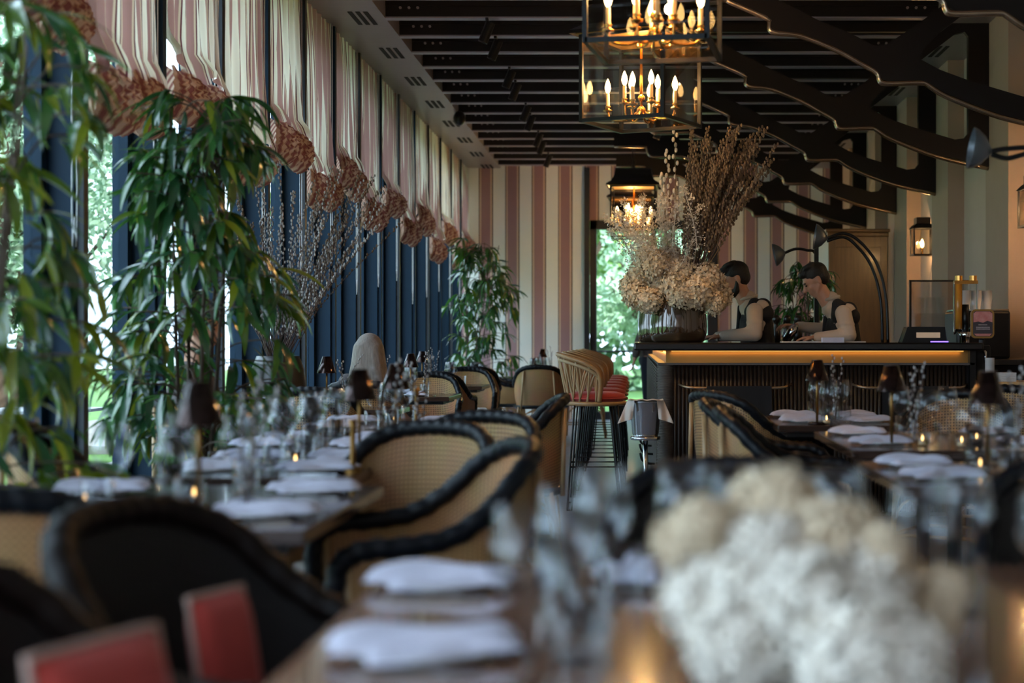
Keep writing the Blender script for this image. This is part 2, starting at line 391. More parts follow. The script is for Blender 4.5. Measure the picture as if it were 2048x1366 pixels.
# left window wall: each bay is window_n with fins and panes
PITCH = 1.13; Y0 = 5.64
for i in range(-7, 15):
    ya = Y0 + i * PITCH; yb = ya + PITCH
    w = struct('window_%d' % (i + 8), MB().box(-2.70, XL, yb - .075, yb, 0, ZC).box(-2.70, -2.62, yb - .14, yb - .075, 0, ZC).box(-2.70, -2.62, ya, ya + .05, 0, ZC).box(-2.7, -2.6, ya, yb, 0, .08), M['navy'])
    struct('glass_pane', MB().box(-2.668, -2.66, ya + .05, yb - .14, .08, ZC), M['pane'], parent=w)
    struct('fin_cover', MB().box(-2.56, XL + .035, yb - .05, yb + .01, 0, ZC), M['navy_dark' if i % 2 == 0 else 'navy'], parent=w)
struct('wall_left', MB().box(-2.85, -2.7, YN, YB, ZC - .1, ZC + .22), M['navy_dark'])
struct('wall_rear', MB().box(-2.85, XR, YN - .1, YN, 0, ZC + .22), M['wall'])
# soffits
sf = struct('trim_11', MB().box(-2.70, -2.0, YN, YB, ZC, ZC + .22), M['soffit'])
for k in range(12):
    y = 5.0 + .98 + k * 1.46 + .0
    for j in range(3): struct('vent_slot', MB().box(-2.26 + j * .062, -2.225 + j * .062, y, y + .48, ZC - .004, ZC + .01), M['slot'], parent=sf)
sr = struct('trim_12', MB().box(2.45, XR, YN, YB, ZC, ZC + .22), M['soffit'])
for k in range(8):
    y = 4.6 + k * 2.15
    for j in range(3): struct('vent_slot', MB().box(2.62 + j * .062, 2.655 + j * .062, y, y + .5, ZC - .004, ZC + .01), M['slot'], parent=sr)
# ceiling beams
for k in range(-17, 15):
    y = 12.07 + .717 * k
    if y > YB - .15: continue
    b = MB().box(-2.0, 2.45, y, y + .02, ZC, ZC + .105).box(-2.0, 2.45, y - .01, y + .03, ZC + .10, ZC + .17)
    o = tag(obj('ceiling_beam', b, M['beam']), kind='structure')
    obj('bottom_flange', MB().box(-2.0, 2.45, y - .02, y + .075, ZC - .002, ZC + .010), M['flange'], o)
    bo = MB()
    for sx in (-1.88, -1.81, -1.74, 2.2, 2.27, 2.34): bo.cyl((sx, y, ZC + .085), (sx, y - .012, ZC + .085), .012, n=6)
    obj('bolts', bo, M['soffit'], o)['kind'] = 'stuff'
# curved bracket frames with bronze tube edge
TP = [(.16, 3.60), (.175, 3.53), (.217, 3.49), (.30, 3.485), (.60, 3.49), (.657, 3.47), (.90, 3.362), (.918, 3.33), (.92, 3.285), (.965, 3.265), (1.125, 3.245), (1.35, 3.157), (1.508, 3.072), (1.64, 2.995), (1.66, 2.945), (1.70, 2.925), (1.936, 2.93), (1.99, 2.91), (2.108, 2.837), (2.468, 2.699), (2.9, 2.60)]
outer = [(-.25, ZC + .0), (-.25, 3.60)] + TP + [(2.9, ZC), ]
h1 = [(.55, 3.70), (.80, 3.56), (1.03, 3.44), (1.25, 3.33), (1.46, 3.245), (1.62, 3.16), (1.70, 3.17), (1.90, 3.30), (2.30, 3.60), (2.42, 3.70)]
h2 = [(1.93, 3.07), (2.06, 3.00), (2.25, 2.93), (2.45, 2.87), (2.62, 2.82), (2.70, 2.83), (2.73, 2.87), (2.73, 3.66), (2.70, 3.70), (2.62, 3.68), (2.07, 3.26), (1.94, 3.13)]
for i, y in enumerate((3.65, 5.8, 7.95, 10.1, 12.25, 14.4, 16.55, 18.7, 20.85)):
    rt = tag(bpy.data.objects.new('ceiling_bracket', None), kind='structure'); COL.objects.link(rt); rt.location = (0, y, 0)
    obj('bracket_panel', MB().poly(outer, [h1, h2], 0, .06), M['panel'], rt)
    tb = catmull([(-.25, .02, 3.605), (.12, .02, 3.605)] + [(x, .02, z - .012) for x, z in TP], 4)
    obj('edge_tube', MB().tube(tb, .021, 8), M['bronze'], rt, True)
# ================================================================ EXTERIOR
ex = struct('lawn', MB().box(-40, 30, -10, 70, -.3, -.12), M['grass'])
struct('terrace', MB().box(-5.2, -2.85, -5, 26, -.12, -.03), M['paving'])
def foliage(cx, cy, cz, rx, ry, rz_, n, size, seed, layers=1):
    R = np.random.RandomState(seed)
    d = R.normal(size=(n, 3)); d /= np.linalg.norm(d, axis=1)[:, None]; rad = R.uniform(.35, 1, n) ** .6
    # clumps
    nc = 26; cc = R.normal(size=(nc, 3)); cc /= np.linalg.norm(cc, axis=1)[:, None]; cc *= R.uniform(.4, .95, (nc, 1))
    idx = R.randint(0, nc, n); p = cc[idx] + d * rad[:, None] * .36
    p = p * np.array([rx, ry, rz_]) + np.array([cx, cy, cz])
    a = R.normal(size=(n, 3)); a /= np.linalg.norm(a, axis=1)[:, None]; b = np.cross(a, R.normal(size=(n, 3))); b /= np.linalg.norm(b, axis=1)[:, None]
    s = size * R.uniform(.6, 1.3, (n, 1)); q = np.stack([p - a * s, p + b * s * .45, p + a * s, p - b * s * .45], 1).reshape(-1, 3)
    mb = MB(); mb.v = [tuple(x) for x in q.tolist()]; mb.f = [(4 * i, 4 * i + 1, 4 * i + 2, 4 * i + 3) for i in range(n)]
    return mb
def tree(x, y, h, r, m, label, seed, n=5000, size=.09, group='trees in the garden'):
    t = thing('garden_tree', label, 'tree', (x, y, -.15), 0, group)
    R = random.Random(seed); mb = MB()
    pts = catmull([(0, 0, 0), (R.uniform(-.1, .1), R.uniform(-.1, .1), h * .3), (R.uniform(-.2, .2), R.uniform(-.2, .2), h * .6), (0, 0, h * .85)], 4)
    mb.tube(pts, [.13 * (1 - .8 * i / len(pts)) for i in range(len(pts))], 8)
    for k in range(9):
        a = R.uniform(0, 6.28); z0 = h * R.uniform(.25, .6); mb.tube(catmull([(0, 0, z0), (math.cos(a) * r * .4, math.sin(a) * r * .4, z0 + h * .12), (math.cos(a) * r * .8, math.sin(a) * r * .8, z0 + h * .3)], 4), [.05 - .0045 * i for i in range(9)], 6)
    obj('trunk', mb, M['bark'], t, True)
    o = obj('foliage', foliage(0, 0, h * .62, r, r, h * .42, n, size, seed), m, t); o['kind'] = 'stuff'
    return t
tree(-7.6, 18.0, 5.6, 2.0, M['foli1'], 'pale blossoming tree on the lawn seen through the first clear window', 1, 12000, .07)
tree(-10.5, 25.5, 7.5, 2.2, M['foli1'], 'pale blossoming tree further back beyond the windows', 2, 9000, .09)
tree(-9.0, 12.5, 6.0, 2.0, M['foli2'], 'fresh green tree on the lawn behind the nearest hanging plant', 3, 6000, .09)
tree(-5.6, 30.5, 6.5, 2.3, M['foli2'], 'green garden tree left of the far corner', 4, 6000, .09)
tree(-1.5, 31, 7.0, 1.8, M['foli2'], 'green tree behind the left leaf of the glass door', 5, 9000, .09)
tree(2.4, 32.5, 7.0, 1.8, M['foli2'], 'green tree behind the right side of the glass door', 6, 9000, .09)
tree(.5, 27.0, 3.6, 1.3, M['foli1'], 'small pale tree in the middle of the glass door view', 7, 6000, .07)
for i, (x, y, sx, sy, sz, lb) in enumerate(((-17, 24, 3.0, 18, 4.6, 'long dark hedge beyond the lawn on the window side'), (0, 40, 12, 2.5, 4.4, 'long dark hedge beyond the glass door'))):
    o = tag(obj('hedge', foliage(0, 0, sz, sx, sy, sz, 30000, .24, 20 + i), M['foli4'], loc=(x, y, -.2)), lb, 'hedge', kind='stuff')
for i, (x, y) in enumerate(((-6.6, 15.2), (-7.6, 17.0), (-6.3, 17.6), (-8.6, 15.6))):
    o = MB().ell((0, 0, .1), (.6 + .1 * i, .5, .28), 9, 6)
    o.v = [(a + ru(-.05, .05), b + ru(-.05, .05), c + ru(-.04, .04)) for a, b, c in o.v]
    tag(obj('garden_rock', o, M['stone'], loc=(x, y, -.12)), 'rounded grey rock on the lawn, ' + ('nearest of four', 'left of the middle pair', 'farthest right', 'farthest left')[i], 'rock', 'rocks on the lawn')
ot = thing('outdoor_table', 'thin dark outdoor table seen through the window on the terrace', 'table', (-4.05, 10.2, -.03))
obj('tabletop', MB().box(-.35, .35, -.35, .35, .72, .74), M['paving'], ot); obj('leg', MB().cyl((0, 0, 0), (0, 0, .72), .02), M['black'], ot); obj('base', MB().lathe([(.0, .02), (.2, .02), (.2, 0)], n=16), M['black'], ot)

# ================================================================ CURTAINS
def curtain(i):
    ya = Y0 + i * PITCH + .02; yb = ya + PITCH - .10; low = i % 2 == 1
    zb = (2.42 if low else 2.64) + ru(-.02, .02); ph = ru(0, 6); R = random.Random(i + 50)
    root = thing('balloon_curtain', '', 'curtain', (XL + .0, ya, 0), 0, 'striped balloon shades along the windows')
    amp = [R.uniform(.4, 1) for _ in range(14)]; W_ = yb - ya
    def body(u, v):
        z = ZC - (ZC - zb) * v
        k = v ** 1.3
        y = W_ * u + .012 * math.sin(u * 21 + ph + 2 * v) * k - W_ * .05 * math.sin(2 * PI * u) * k + .006 * math.sin(v * 7 + u * 30)
        x = .013 * math.sin(u * 38 + ph + .9 * math.sin(v * 4 + i)) * (.7 + .7 * v) + .007 * math.sin(u * 71 + ph * 2 + 1.5 * math.sin(v * 5)) + .012 * k * math.sin(u * 11 + i) + .02 * v
        if v > .86: x += .06 * math.sin((v - .86) / .14 * PI * .5) ; y += .02 * math.sin(v * 60 + u * 20)
        return (x, y, z + (.06 * math.sin(u * 9 + ph) * max(0, (v - .8) / .2)))
    obj('drape', MB().grid(body, 90, 22, lambda u, v: (u * 1.9 + .02 * math.sin(u * 19 + i) + i * .13, v)), M['curtain'], root, True)
    for s_, (u0, u1) in enumerate(((0.0, .56), (.5, 1.0))):
        hh = .22 + R.uniform(-.02, .02); dz = R.uniform(-.05, .05)
        def ball(u, v, u0=u0, u1=u1, hh=hh, dz=dz, s_=s_):
            bul = math.sin(PI * min(1, v * .96 + .04)) ** .6; e = math.sin(PI * min(max(u, .02), .98)) ** .35
            pl = 1 + .10 * math.sin(v * 46 + 2.2 * math.sin(u * 5 + s_)) + .07 * math.sin(u * 40 + 3 * math.sin(v * 9))
            y = W_ * (u0 + (u1 - u0) * (.5 + (u - .5) * (.82 + .2 * bul)))
            x = .03 + .115 * bul * e * pl
            z = zb + dz + .05 - (hh + .03) * v - .03 * math.sin(PI * u) * v + .012 * math.sin(u * 26 + v * 8)
            return (x, y, z)
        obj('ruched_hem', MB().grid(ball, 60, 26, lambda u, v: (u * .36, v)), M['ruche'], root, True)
        def backp(u, v, u0=u0, u1=u1, hh=hh, dz=dz): return (.02 - .07 * math.sin(PI * v), W_ * (u0 + (u1 - u0) * u), zb + dz + .05 - (hh + .03) * v - .03 * math.sin(PI * u) * v)
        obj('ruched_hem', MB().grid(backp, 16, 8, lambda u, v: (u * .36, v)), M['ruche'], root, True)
    cd = MB(); yy = W_ * .93; cd.tube(catmull([(.02, yy, ZC), (.02, yy, 1.75 + .1 * (i % 3)), (.02, yy + .03, 1.72 + .1 * (i % 3)), (.02, yy + .06, 1.75 + .1 * (i % 3)), (.02, yy + .06, ZC)], 3), .003, 4)
    obj('pull_cord', cd, M['white'], root, True)
    return root
NTH = ['nearest and largest', 'second', 'third', 'fourth', 'fifth', 'sixth', 'seventh', 'eighth', 'ninth', 'tenth', 'eleventh', 'twelfth', 'thirteenth', 'fourteenth', 'last']
for i in range(15):
    c = curtain(i); c['label'] = 'pink and cream striped balloon curtain, %s from the camera along the windows' % NTH[i]

# ================================================================ LANTERNS
BODY = .275
def make_lantern():
    t = thing('hanging_lantern', '', 'lantern', (0, 0, 0), 0, 'glass lanterns hanging down the room')
    h = BODY; z0, z1 = 2.51, 3.05
    fr = MB(); r = .011
    for sx in (-1, 1):
        for sy in (-1, 1): fr.box(sx * h - r, sx * h + r, sy * h - r, sy * h + r, z0, z1)
    for z in (z0, z1 - .02):
        for s_ in (-1, 1):
            fr.box(-h, h, s_ * h - r, s_ * h + r, z, z + .022); fr.box(s_ * h - r, s_ * h + r, -h, h, z, z + .022)
    obj('frame', fr, M['black'], t)
    for s_ in (-1, 1):
        obj('glass_pane', MB().box(-h, h, s_ * h - .002, s_ * h + .002, z0 + .02, z1 - .02), M['lantgl'], t)
        obj('glass_pane', MB().box(s_ * h - .002, s_ * h + .002, -h, h, z0 + .02, z1 - .02), M['lantgl'], t)
    prof = [(.335, 0), (.33, .02), (.27, .06), (.235, .13), (.225, .20), (.225, .22)]
    rf = MB().lathe([(a * 1.414, b) for a, b in prof], (0, 0, z1), 4, False, True)
    rf.v = [(x * math.cos(PI / 4) - y * math.sin(PI / 4), x * math.sin(PI / 4) + y * math.cos(PI / 4), z) for x, y, z in rf.v]
    obj('roof', rf, M['black'], t)
    inn = MB().box(-.3, .3, -.3, .3, z1 - .004, z1 + .002); obj('roof_lining', inn, M['brassdull'], t)
    ch = MB()
    for k in range(6):
        zz = z1 + .24 + k * .07
        ring = [(.014 * math.cos(a) if k % 2 else 0, 0 if k % 2 else .014 * math.cos(a), zz + .042 * math.sin(a)) for a in [2 * PI * j / 10 for j in range(10)]]
        ch.tube(ring, .005, 5, closed=True)
    ch.cyl((0, 0, z1 + .22), (0, 0, z1 + .26), .02)
    obj('chain', ch, M['black'], t, True)
    obj('ceiling_rose', MB().lathe([(0, .0), (.06, .0), (.05, .03), (.02, .04)], (0, 0, ZC + .18), 14, True), M['black'], t)
    obj('suspension_rod', MB().cyl((0, 0, 3.69), (0, 0, ZC + .19), .008), M['black'], t, True)
    obj('stem_rod', MB().cyl((0, 0, z1), (0, 0, 2.60), .009).ell((0, 0, 2.60), .03).ell((0, 0, 2.68), .022), M['brass'], t, True)
    for k in range(8):
        inner = k % 2; a = 2 * PI * k / 8 + .2; rr = .215 if not inner else .12; zt = 2.61 + (.03 if inner else 0)
        ca, sa = math.cos(a), math.sin(a)
        arm = MB().tube(catmull([(0, 0, 2.61), (ca * rr * .45, sa * rr * .45, 2.55), (ca * rr * .9, sa * rr * .9, 2.555), (ca * rr, sa * rr, zt)], 6), .007, 8)
        arm.lathe([(.004, -.01), (.012, 0), (.03, .006), (.03, .012), (.013, .014), (.016, .03), (.02, .036), (.004, .038)], (ca * rr, sa * rr, zt - .01), 12)
        ao = obj('candle_arm', arm, M['brass'], t, True)
        obj('candle_sleeve', MB().lathe([(.0115, 0), (.0115, .085), (.004, .088)], (ca * rr, sa * rr, zt + .02), 10), M['candle'], ao, True)
        obj('flame_bulb', MB().lathe([(.004, 0), (.013, .012), (.019, .032), (.016, .055), (.007, .08), (.001, .092)], (ca * rr, sa * rr, zt + .106), 10), M['bulb'], ao, True)
    return t
lan = Proto(make_lantern())
for (x, y, a, lb) in ((.095, 6.95, 9, 'nearest and largest hanging lantern, cut by the top of the picture'), (.045, 9.3, 26, 'second hanging lantern with lit candle bulbs, just below the nearest one'),
                      (-.0, 19.0, 4, 'black roofed hanging lantern in front of the glass door'), (-.02, 20.6, 4, 'farthest hanging lantern, half behind another by the glass door')):
    lan.place((x, y, .075 if y > 12 else 0), math.radians(-a) if a != 4 else math.radians(-3), lb)
    l = bpy.data.lights.new('lantern_glow', 'POINT'); l.energy = 12; l.color = (1, .58, .24); l.shadow_soft_size = .03
    o = bpy.data.objects.new('lantern_glow', l); o.location = (x, y, 2.83); COL.objects.link(o)
# track spotlights on the beams
def make_spot():
    t = thing('spotlight', '', 'spotlight', (0, 0, 0), 0, 'black cylinder spotlights under the beams')
    obj('mount', MB().box(-.012, .012, -.04, .04, -.02, 0).cyl((0, 0, -.02), (0, 0, -.06), .008), M['black'], t)
    mt = Matrix.Rotation(math.radians(22), 4, 'Y')
    b = MB().lathe([(.0, .07), (.04, .07), (.04, -.10), (.034, -.10), (.03, -.08), (0, -.08)], n=14); b.v = [tuple(mt @ Vector(p) + Vector((0, 0, -.10))) for p in b.v]
    obj('lamp_body', b, M['black'], t)
    return t
sp = Proto(make_spot())
SPT = ['nearest', 'second', 'third', 'fourth', 'fifth', 'sixth', 'seventh', 'eighth', 'farthest']
for i, y in enumerate((12.07, 12.79, 14.22, 14.94, 16.37, 17.09, 18.52, 19.24, 20.67)):
    sp.place((-1.18, y, ZC), 0, 'small black spotlight under the dark beams, %s of the row' % SPT[i])
sp.place((.30, 17.8, ZC), 0, 'small black spotlight above the door side, left of the bracket frames')
t = thing('ceiling_speaker', 'small black speaker on the soffit edge above the far windows', 'speaker', (-1.98, 17.0, ZC))
obj('speaker_body', MB().ell((0, 0, -.07), (.07, .07, .085), 12, 8), M['black'], t, True); obj('mount', MB().cyl((0, 0, 0), (0, 0, -.03), .03), M['black'], t)

# ================================================================ BAR
YF = 10.0
bar = thing('bar_counter', 'long black topped bar with reeded dark front and glowing brass band', 'bar', (0, 0, 0))
ct = MB(); ct.box(-.0, 2.32, YF - .06, YF + .58, 1.11, 1.163).box(0.0, .62, YF + .58, 17.6, 1.11, 1.163)
obj('countertop', ct, M['counter'], bar, bevel=.012)
obj('brass_band', MB().box(.215, 2.24, YF + .06, YF + .5, 1.025, 1.11).box(.215, .5, YF + .5, 17.4, 1.025, 1.11), M['brassdull'], bar)
obj('band_ledge', MB().box(.16, 2.27, YF - .0, YF + .5, 1.013, 1.027).box(.16, .5, YF + .5, 17.4, 1.013, 1.027), M['rope'], bar)
obj('light_strip', MB().box(.25, 2.2, YF + .012, YF + .03, 1.100, 1.109).box(.178, .196, YF + .05, 17.3, 1.100, 1.109), M['led'], bar)
obj('bar_body', MB().box(.26, 2.24, YF + .04, YF + .5, .0, 1.013).box(.20, .5, YF + .5, 17.4, 0, 1.013), M['panel'], bar)
obj('end_panel', MB().box(2.24, 2.28, YF - .0, YF + .5, 0, 1.11), M['black'], bar)
reedm = mesh('reed', MB().cyl((0, 0, .03), (0, 0, 1.012), .0125, n=6), M['reed'], True)
for k in range(73): obj('reed', reedm, None, bar, loc=(.275 + k * .0268, YF + .03, 0))
cp = []
zz = .02
prof = []
while zz < 1.01: prof += [(.052, zz), (.062, zz + .005), (.052, zz + .010)]; zz += .0105
obj('rope_corner', MB().lathe(prof, (.213, YF + .06, 0), 14), M['rope'], bar, True)
rp = MB(); zz = .02
while zz < 1.0:
    rp.box(.150, .175, YF + .07, 17.4, zz, zz + .014); zz += .0205
obj('rope_side', rp, M['rope'], bar)['kind'] = 'stuff'
obj('rope_backing', MB().box(.172, .21, YF + .07, 17.4, 0, 1.013), M['panel'], bar)
for i in range(7):   # curved black foot rail hoops on the aisle side
    y = YF + .9 + i * .95
    obj('foot_rail_hoop', MB().tube(catmull([(.045, y, .36), (.06, y, .31), (.10, y, .285), (.16, y, .28)], 5), .010, 6), M['black'], bar, True)
for (x0, x1, sd) in ((.30, 1.05, 'left'), (1.46, 2.22, 'right')):
    rl = MB().tube(catmull([(x0, YF + .02, .885), (x0 + .05, YF - .06, .868), (x0 + .15, YF - .075, .862), (x1 - .15, YF - .075, .862), (x1 - .05, YF - .06, .868), (x1, YF + .02, .885)], 6), .010, 8)
    obj('front_rail', rl, M['bronze'], bar, True)
    nm = 'black screen below the bar front rail, shaped as cloth, %s one' % sd
    def cf(u, v, x0=x0, x1=x1): return (x0 + .18 + (x1 - x0 - .32) * u, YF - .088 + .012 * math.sin(u * 30) * v, .875 - .62 * v)  # dark screen below the rail, built as a rippled cloth sheet
    tag(obj('rail_screen', MB().grid(cf, 30, 8), M['blackscreen'], None, True), nm, 'cloth', 'black screens on the bar front')
# glow under the counter edge, made by the LED strip in the band
area_light('band_strip_light', (1.22, YF + .02, 1.095), (math.radians(30), 0, 0), 1.95, .02, .12, (1, .50, .16))
area_light('band_strip_light', (.187, 13.7, 1.095), (math.radians(0), math.radians(-30), 0), .02, 7.0, 1.5, (1, .52, .14))
# mats and papers on the bar top
tag(obj('bar_mat', MB().box(-.28, .28, -.09, .09, 0, .008), M['cloth'], loc=(1.28, YF + .18, 1.163)), 'long pale bar mat on the counter before the right bartender', 'mat')
tag(obj('paper_stack', MB().box(-.07, .07, -.05, .05, 0, .034), M['napkin'], loc=(1.33, YF + .05, 1.171 - .008)), 'small white stack of paper napkins on the bar', 'napkins')
# ---- bar stools
def make_stool():
    t = thing('bar_stool', '', 'bar stool', (0, 0, 0), 0, 'rattan bar stools with red cushions')
    def ringp(a, rx, ry, z): return (rx * math.sin(a), -ry * math.cos(a) , z)
    # local: facing +Y, back at -Y
    seat = [(.22 * math.cos(a), .21 * math.sin(a), .735) for a in [2 * PI * k / 28 for k in range(28)]]
    obj('seat_ring', MB().tube(seat, .016, 8, closed=True), M['rattan'], t, True)
    top = catmull([(.222, .02, .75), (.245, .03, .88), (.262, .01, .965), (.262, -.08, 1.02), (.20, -.20, 1.06), (.10, -.255, 1.075), (0, -.27, 1.08), (-.10, -.255, 1.075), (-.20, -.20, 1.06), (-.262, -.08, 1.02), (-.262, .01, .965), (-.245, .03, .88), (-.222, .02, .75)], 6)
    obj('top_rail', MB().tube(top, .017, 8), M['rattan'], t, True)
    t2 = [(x * .955, y * .955, z - .036) for x, y, z in top[8:-8]]
    obj('inner_rail', MB().tube(t2, .013, 8), M['palerattan'], t, True)
    for k in range(11):
        f = .17 + .66 * k / 10; p = top[int(f * (len(top) - 1))]
        a = -PI * 1.35 * (f - .5)
        for dd in (-.16, .16):
            q = (.215 * math.sin(a + dd), -.205 * math.cos(a + dd), .745)
            obj('strut', MB().tube(catmull([q, ((p.x + q[0]) / 2 * .99, (p.y + q[1]) / 2 * .99, .90), p], 3), .0075, 5), M['palerattan'], t, True)
    obj('cushion', MB().lathe([(0, .0), (.19, .0), (.212, .022), (.205, .05), (.15, .066), (0, .070)], (0, 0, .748), 24), M['red'], t, True)
    obj('cushion_piping', MB().tube([(.212 * math.cos(a), .212 * math.sin(a), .771) for a in [2 * PI * k / 24 for k in range(24)]], .005, 5, closed=True), M['red'], t, True)
    for sx in (-1, 1):
        for sy in (-1, 1):
            obj('leg', MB().tube(catmull([(sx * .17, sy * .15, .725), (sx * .245, sy * .20, .02), (sx * .245, sy * .185, .008), (sx * .245, sy * .17, .02), (sx * .14, sy * .10, .725)], 4), .0075, 6), M['black'], t, True)
    for z in (.30,):
        w = .215; d = .18
        obj('foot_rest', MB().tube([(w, d, z), (-w, d, z), (-w, -d, z), (w, -d, z)], .0075, 6, closed=True), M['black'], t)
    return t
st = Proto(make_stool())
ST = ['nearest', 'second', 'third', 'fourth', 'fifth', 'sixth', 'farthest']
for i in range(7): st.place((-.27, 10.62 + .88 * i, 0), -PI / 2 + ru(-.04, .04), 'rattan bar stool with red seat cushion, %s along the bar side' % ST[i])
# ---- ice bucket on stand
t = thing('wine_cooler_stand', 'steel pole stand carrying the ice bucket at the bar corner', 'stand', (.075, 9.78, 0))
obj('pole', MB().cyl((0, 0, .02), (0, 0, .53), .016), M['steel'], t, True); obj('base', MB().lathe([(0, .02), (.14, .012), (.15, 0)], n=24), M['steel'], t, True)
obj('ring', MB().lathe([(.06, .0), (.095, .0), (.100, .012), (.095, .022), (.06, .022)], (0, 0, .53), 24), M['steel'], t, True)
t = thing('ice_bucket', 'shiny steel wine bucket on its stand at the bar corner', 'ice bucket', (.075, 9.78, .552))
obj('bucket', MB().lathe([(0, .0), (.078, .0), (.086, .02), (.105, .22), (.112, .228), (.108, .232), (.1, .22), (.08, .02)], n=28), M['steel'], t, True)
ccl = MB().grid(lambda u, v: ((u - .5) * .23, -.112 + .22 * v, .2385 + .003 * math.sin(u * 20)), 16, 8)
for sg in (-1, 1):
    ccl.grid(lambda w, v, sg=sg: (sg * (.072 + .045 * w + (.012 + .052 * w) * v), -.114 + .07 * w * (1 - v) + .012 * math.sin(w * 9 + v * 3) * v, .239 - .15 * v + .03 * (1 - w) * v), 12, 10)
c = tag(obj('bar_cloth', ccl, M['cloth'], None, True, loc=(.075, 9.78, .552)), 'white cloth draped over the ice bucket', 'cloth')
# ---- vases and flowers on the bar
def vase(x, y, z, r, h, label, lipr=.8):
    o = MB().lathe([(0, 0), (r * .80, 0), (r * .93, .02), (r, h * .22), (r * .99, h * .45), (r * .93, h * .8), (r * lipr, h), (r * lipr - .006, h), (r * .92, h * .8), (r * .97, h * .3), (r * .85, .025), (0, .02)], n=36)
    return tag(obj('vase', o, M['smoke'], None, True, loc=(x, y, z)), label, 'vase')
vase(.305, YF + .32, 1.163, .198, .325, 'large smoky amber glass vase on the bar corner', .84)
vase(.16, YF + 1.9, 1.163, .13, .34, 'second smoky glass vase behind the large one on the bar', .85)
def floret_mesh(m, seed, n=95, r=.075, s=.020, name='flower_head'):
    R = random.Random(seed); mb = MB()
    for k in range(n):
        z = 1 - 2 * (k + .5) / n; a = k * 2.39996; q = math.sqrt(max(0, 1 - z * z)); d = Vector((q * math.cos(a), q * math.sin(a), z)); rr = r * R.uniform(.78, 1.12)
        p = d * rr; u = d.orthogonal().normalized(); w = d.cross(u); ro = R.uniform(0, 6)
        tilt = Vector((R.uniform(-.5, .5), R.uniform(-.5, .5), R.uniform(-.5, .5)))
        for j in range(4):
            b = ro + j * PI / 2; e = (u * math.cos(b) + w * math.sin(b) + d * R.uniform(.1, .7) + tilt * .4); f = (u * -math.sin(b) + w * math.cos(b))
            ss = s * R.uniform(.8, 1.25)
            mb.add([p, p + e * ss * .6 + f * ss * .5, p + e * ss * 1.15 + d * ss * .15, p + e * ss * .6 - f * ss * .5], [(0, 1, 2, 3)])
    return mesh(name, mb, m)
FH = [floret_mesh(M['petal'], k, 170, .085, .017) for k in range(3)]; FW = [floret_mesh(M['petalw'], k + 9, 170, .085, .017) for k in range(2)]
bq = thing('bar_bouquet', 'big dried bouquet of cream hydrangea, plumes and catkin twigs on the bar', 'bouquet', (.305, YF + .32, 1.47))
R = random.Random(5)
heads = [(-.28, -.02, .02, 1.0), (-.20, -.12, -.02, .95), (-.12, .02, .10, 1.1), (-.26, .05, .16, 1.0), (-.02, -.12, .06, 1.1), (.12, -.14, .03, 1.15), (.20, -.05, .12, 1.1), (.27, .02, .02, 1.0), (.18, .1, .16, 1.0), (.02, -.02, .17, 1.15), (-.16, -.06, .22, 1.0), (.08, .12, .18, 1.0), (-.32, .08, .08, .85), (.02, -.18, .0, .9), (.24, -.1, -.04, .8), (-.06, .1, .27, .9), (-.22, .0, .28, .8)]
for i, (x, y, z, s_) in enumerate(heads):
    o = obj('flower_head', FH[i % 3], None, bq, loc=(x, y, z)); o.scale = (s_ * 1.12, s_ * 1.1, s_); o.rotation_euler = (ru(0, 6), ru(0, 6), 0)
    if i < 0: pass
st_ = MB()
for x, y, z, s_ in heads: st_.tube([(x * .25, y * .25, -.2), (x * .5, y * .5, -.02), (x, y, z)], .004, 4)
obj('stems', st_, M['twig'], bq)['kind'] = 'stuff'
def plume_mesh(seed, L=.5):
    R = random.Random(seed); mb = MB(); ax = catmull([(0, 0, 0), (R.uniform(-.03, .03), R.uniform(-.03, .03), L * .5), (R.uniform(-.08, .08), R.uniform(-.05, .05), L)], 8)
    mb.tube(ax, .002, 3)
    for i, p in enumerate(ax):
        f = i / len(ax)
        if f < .25: continue
        for k in range(16):
            d = Vector((R.gauss(0, 1), R.gauss(0, 1), R.gauss(.3, .6))).normalized() * R.uniform(.01, .085 * (1.2 - f)); q = p + d; s_ = R.uniform(.004, .009)
            e = Vector((R.gauss(0, 1), R.gauss(0, 1), R.gauss(0, 1))).normalized(); g = e.orthogonal().normalized()
            mb.add([q - e * s_, q + g * s_ * .6, q + e * s_, q - g * s_ * .6], [(0, 1, 2, 3)])
            if k % 5 == 0: mb.tube([p, q], .0008, 3, cap=False)
    return mesh('plume', mb, M['plume'])
PM = [plume_mesh(k) for k in range(4)]
for i in range(46):
    o = obj('plume', PM[i % 4], None, bq, loc=(ru(-.1, .05), ru(-.08, .12), .0)); o.rotation_euler = (ru(-.3, .3), ru(-.62, .28), ru(0, 6)); o.rotation_mode = 'ZYX' ; o.rotation_euler = (ru(-.25, .3), ru(-.75, .22), ru(-.3, .3)); s_ = ru(.75, 1.5); o.scale = (s_, s_, s_)
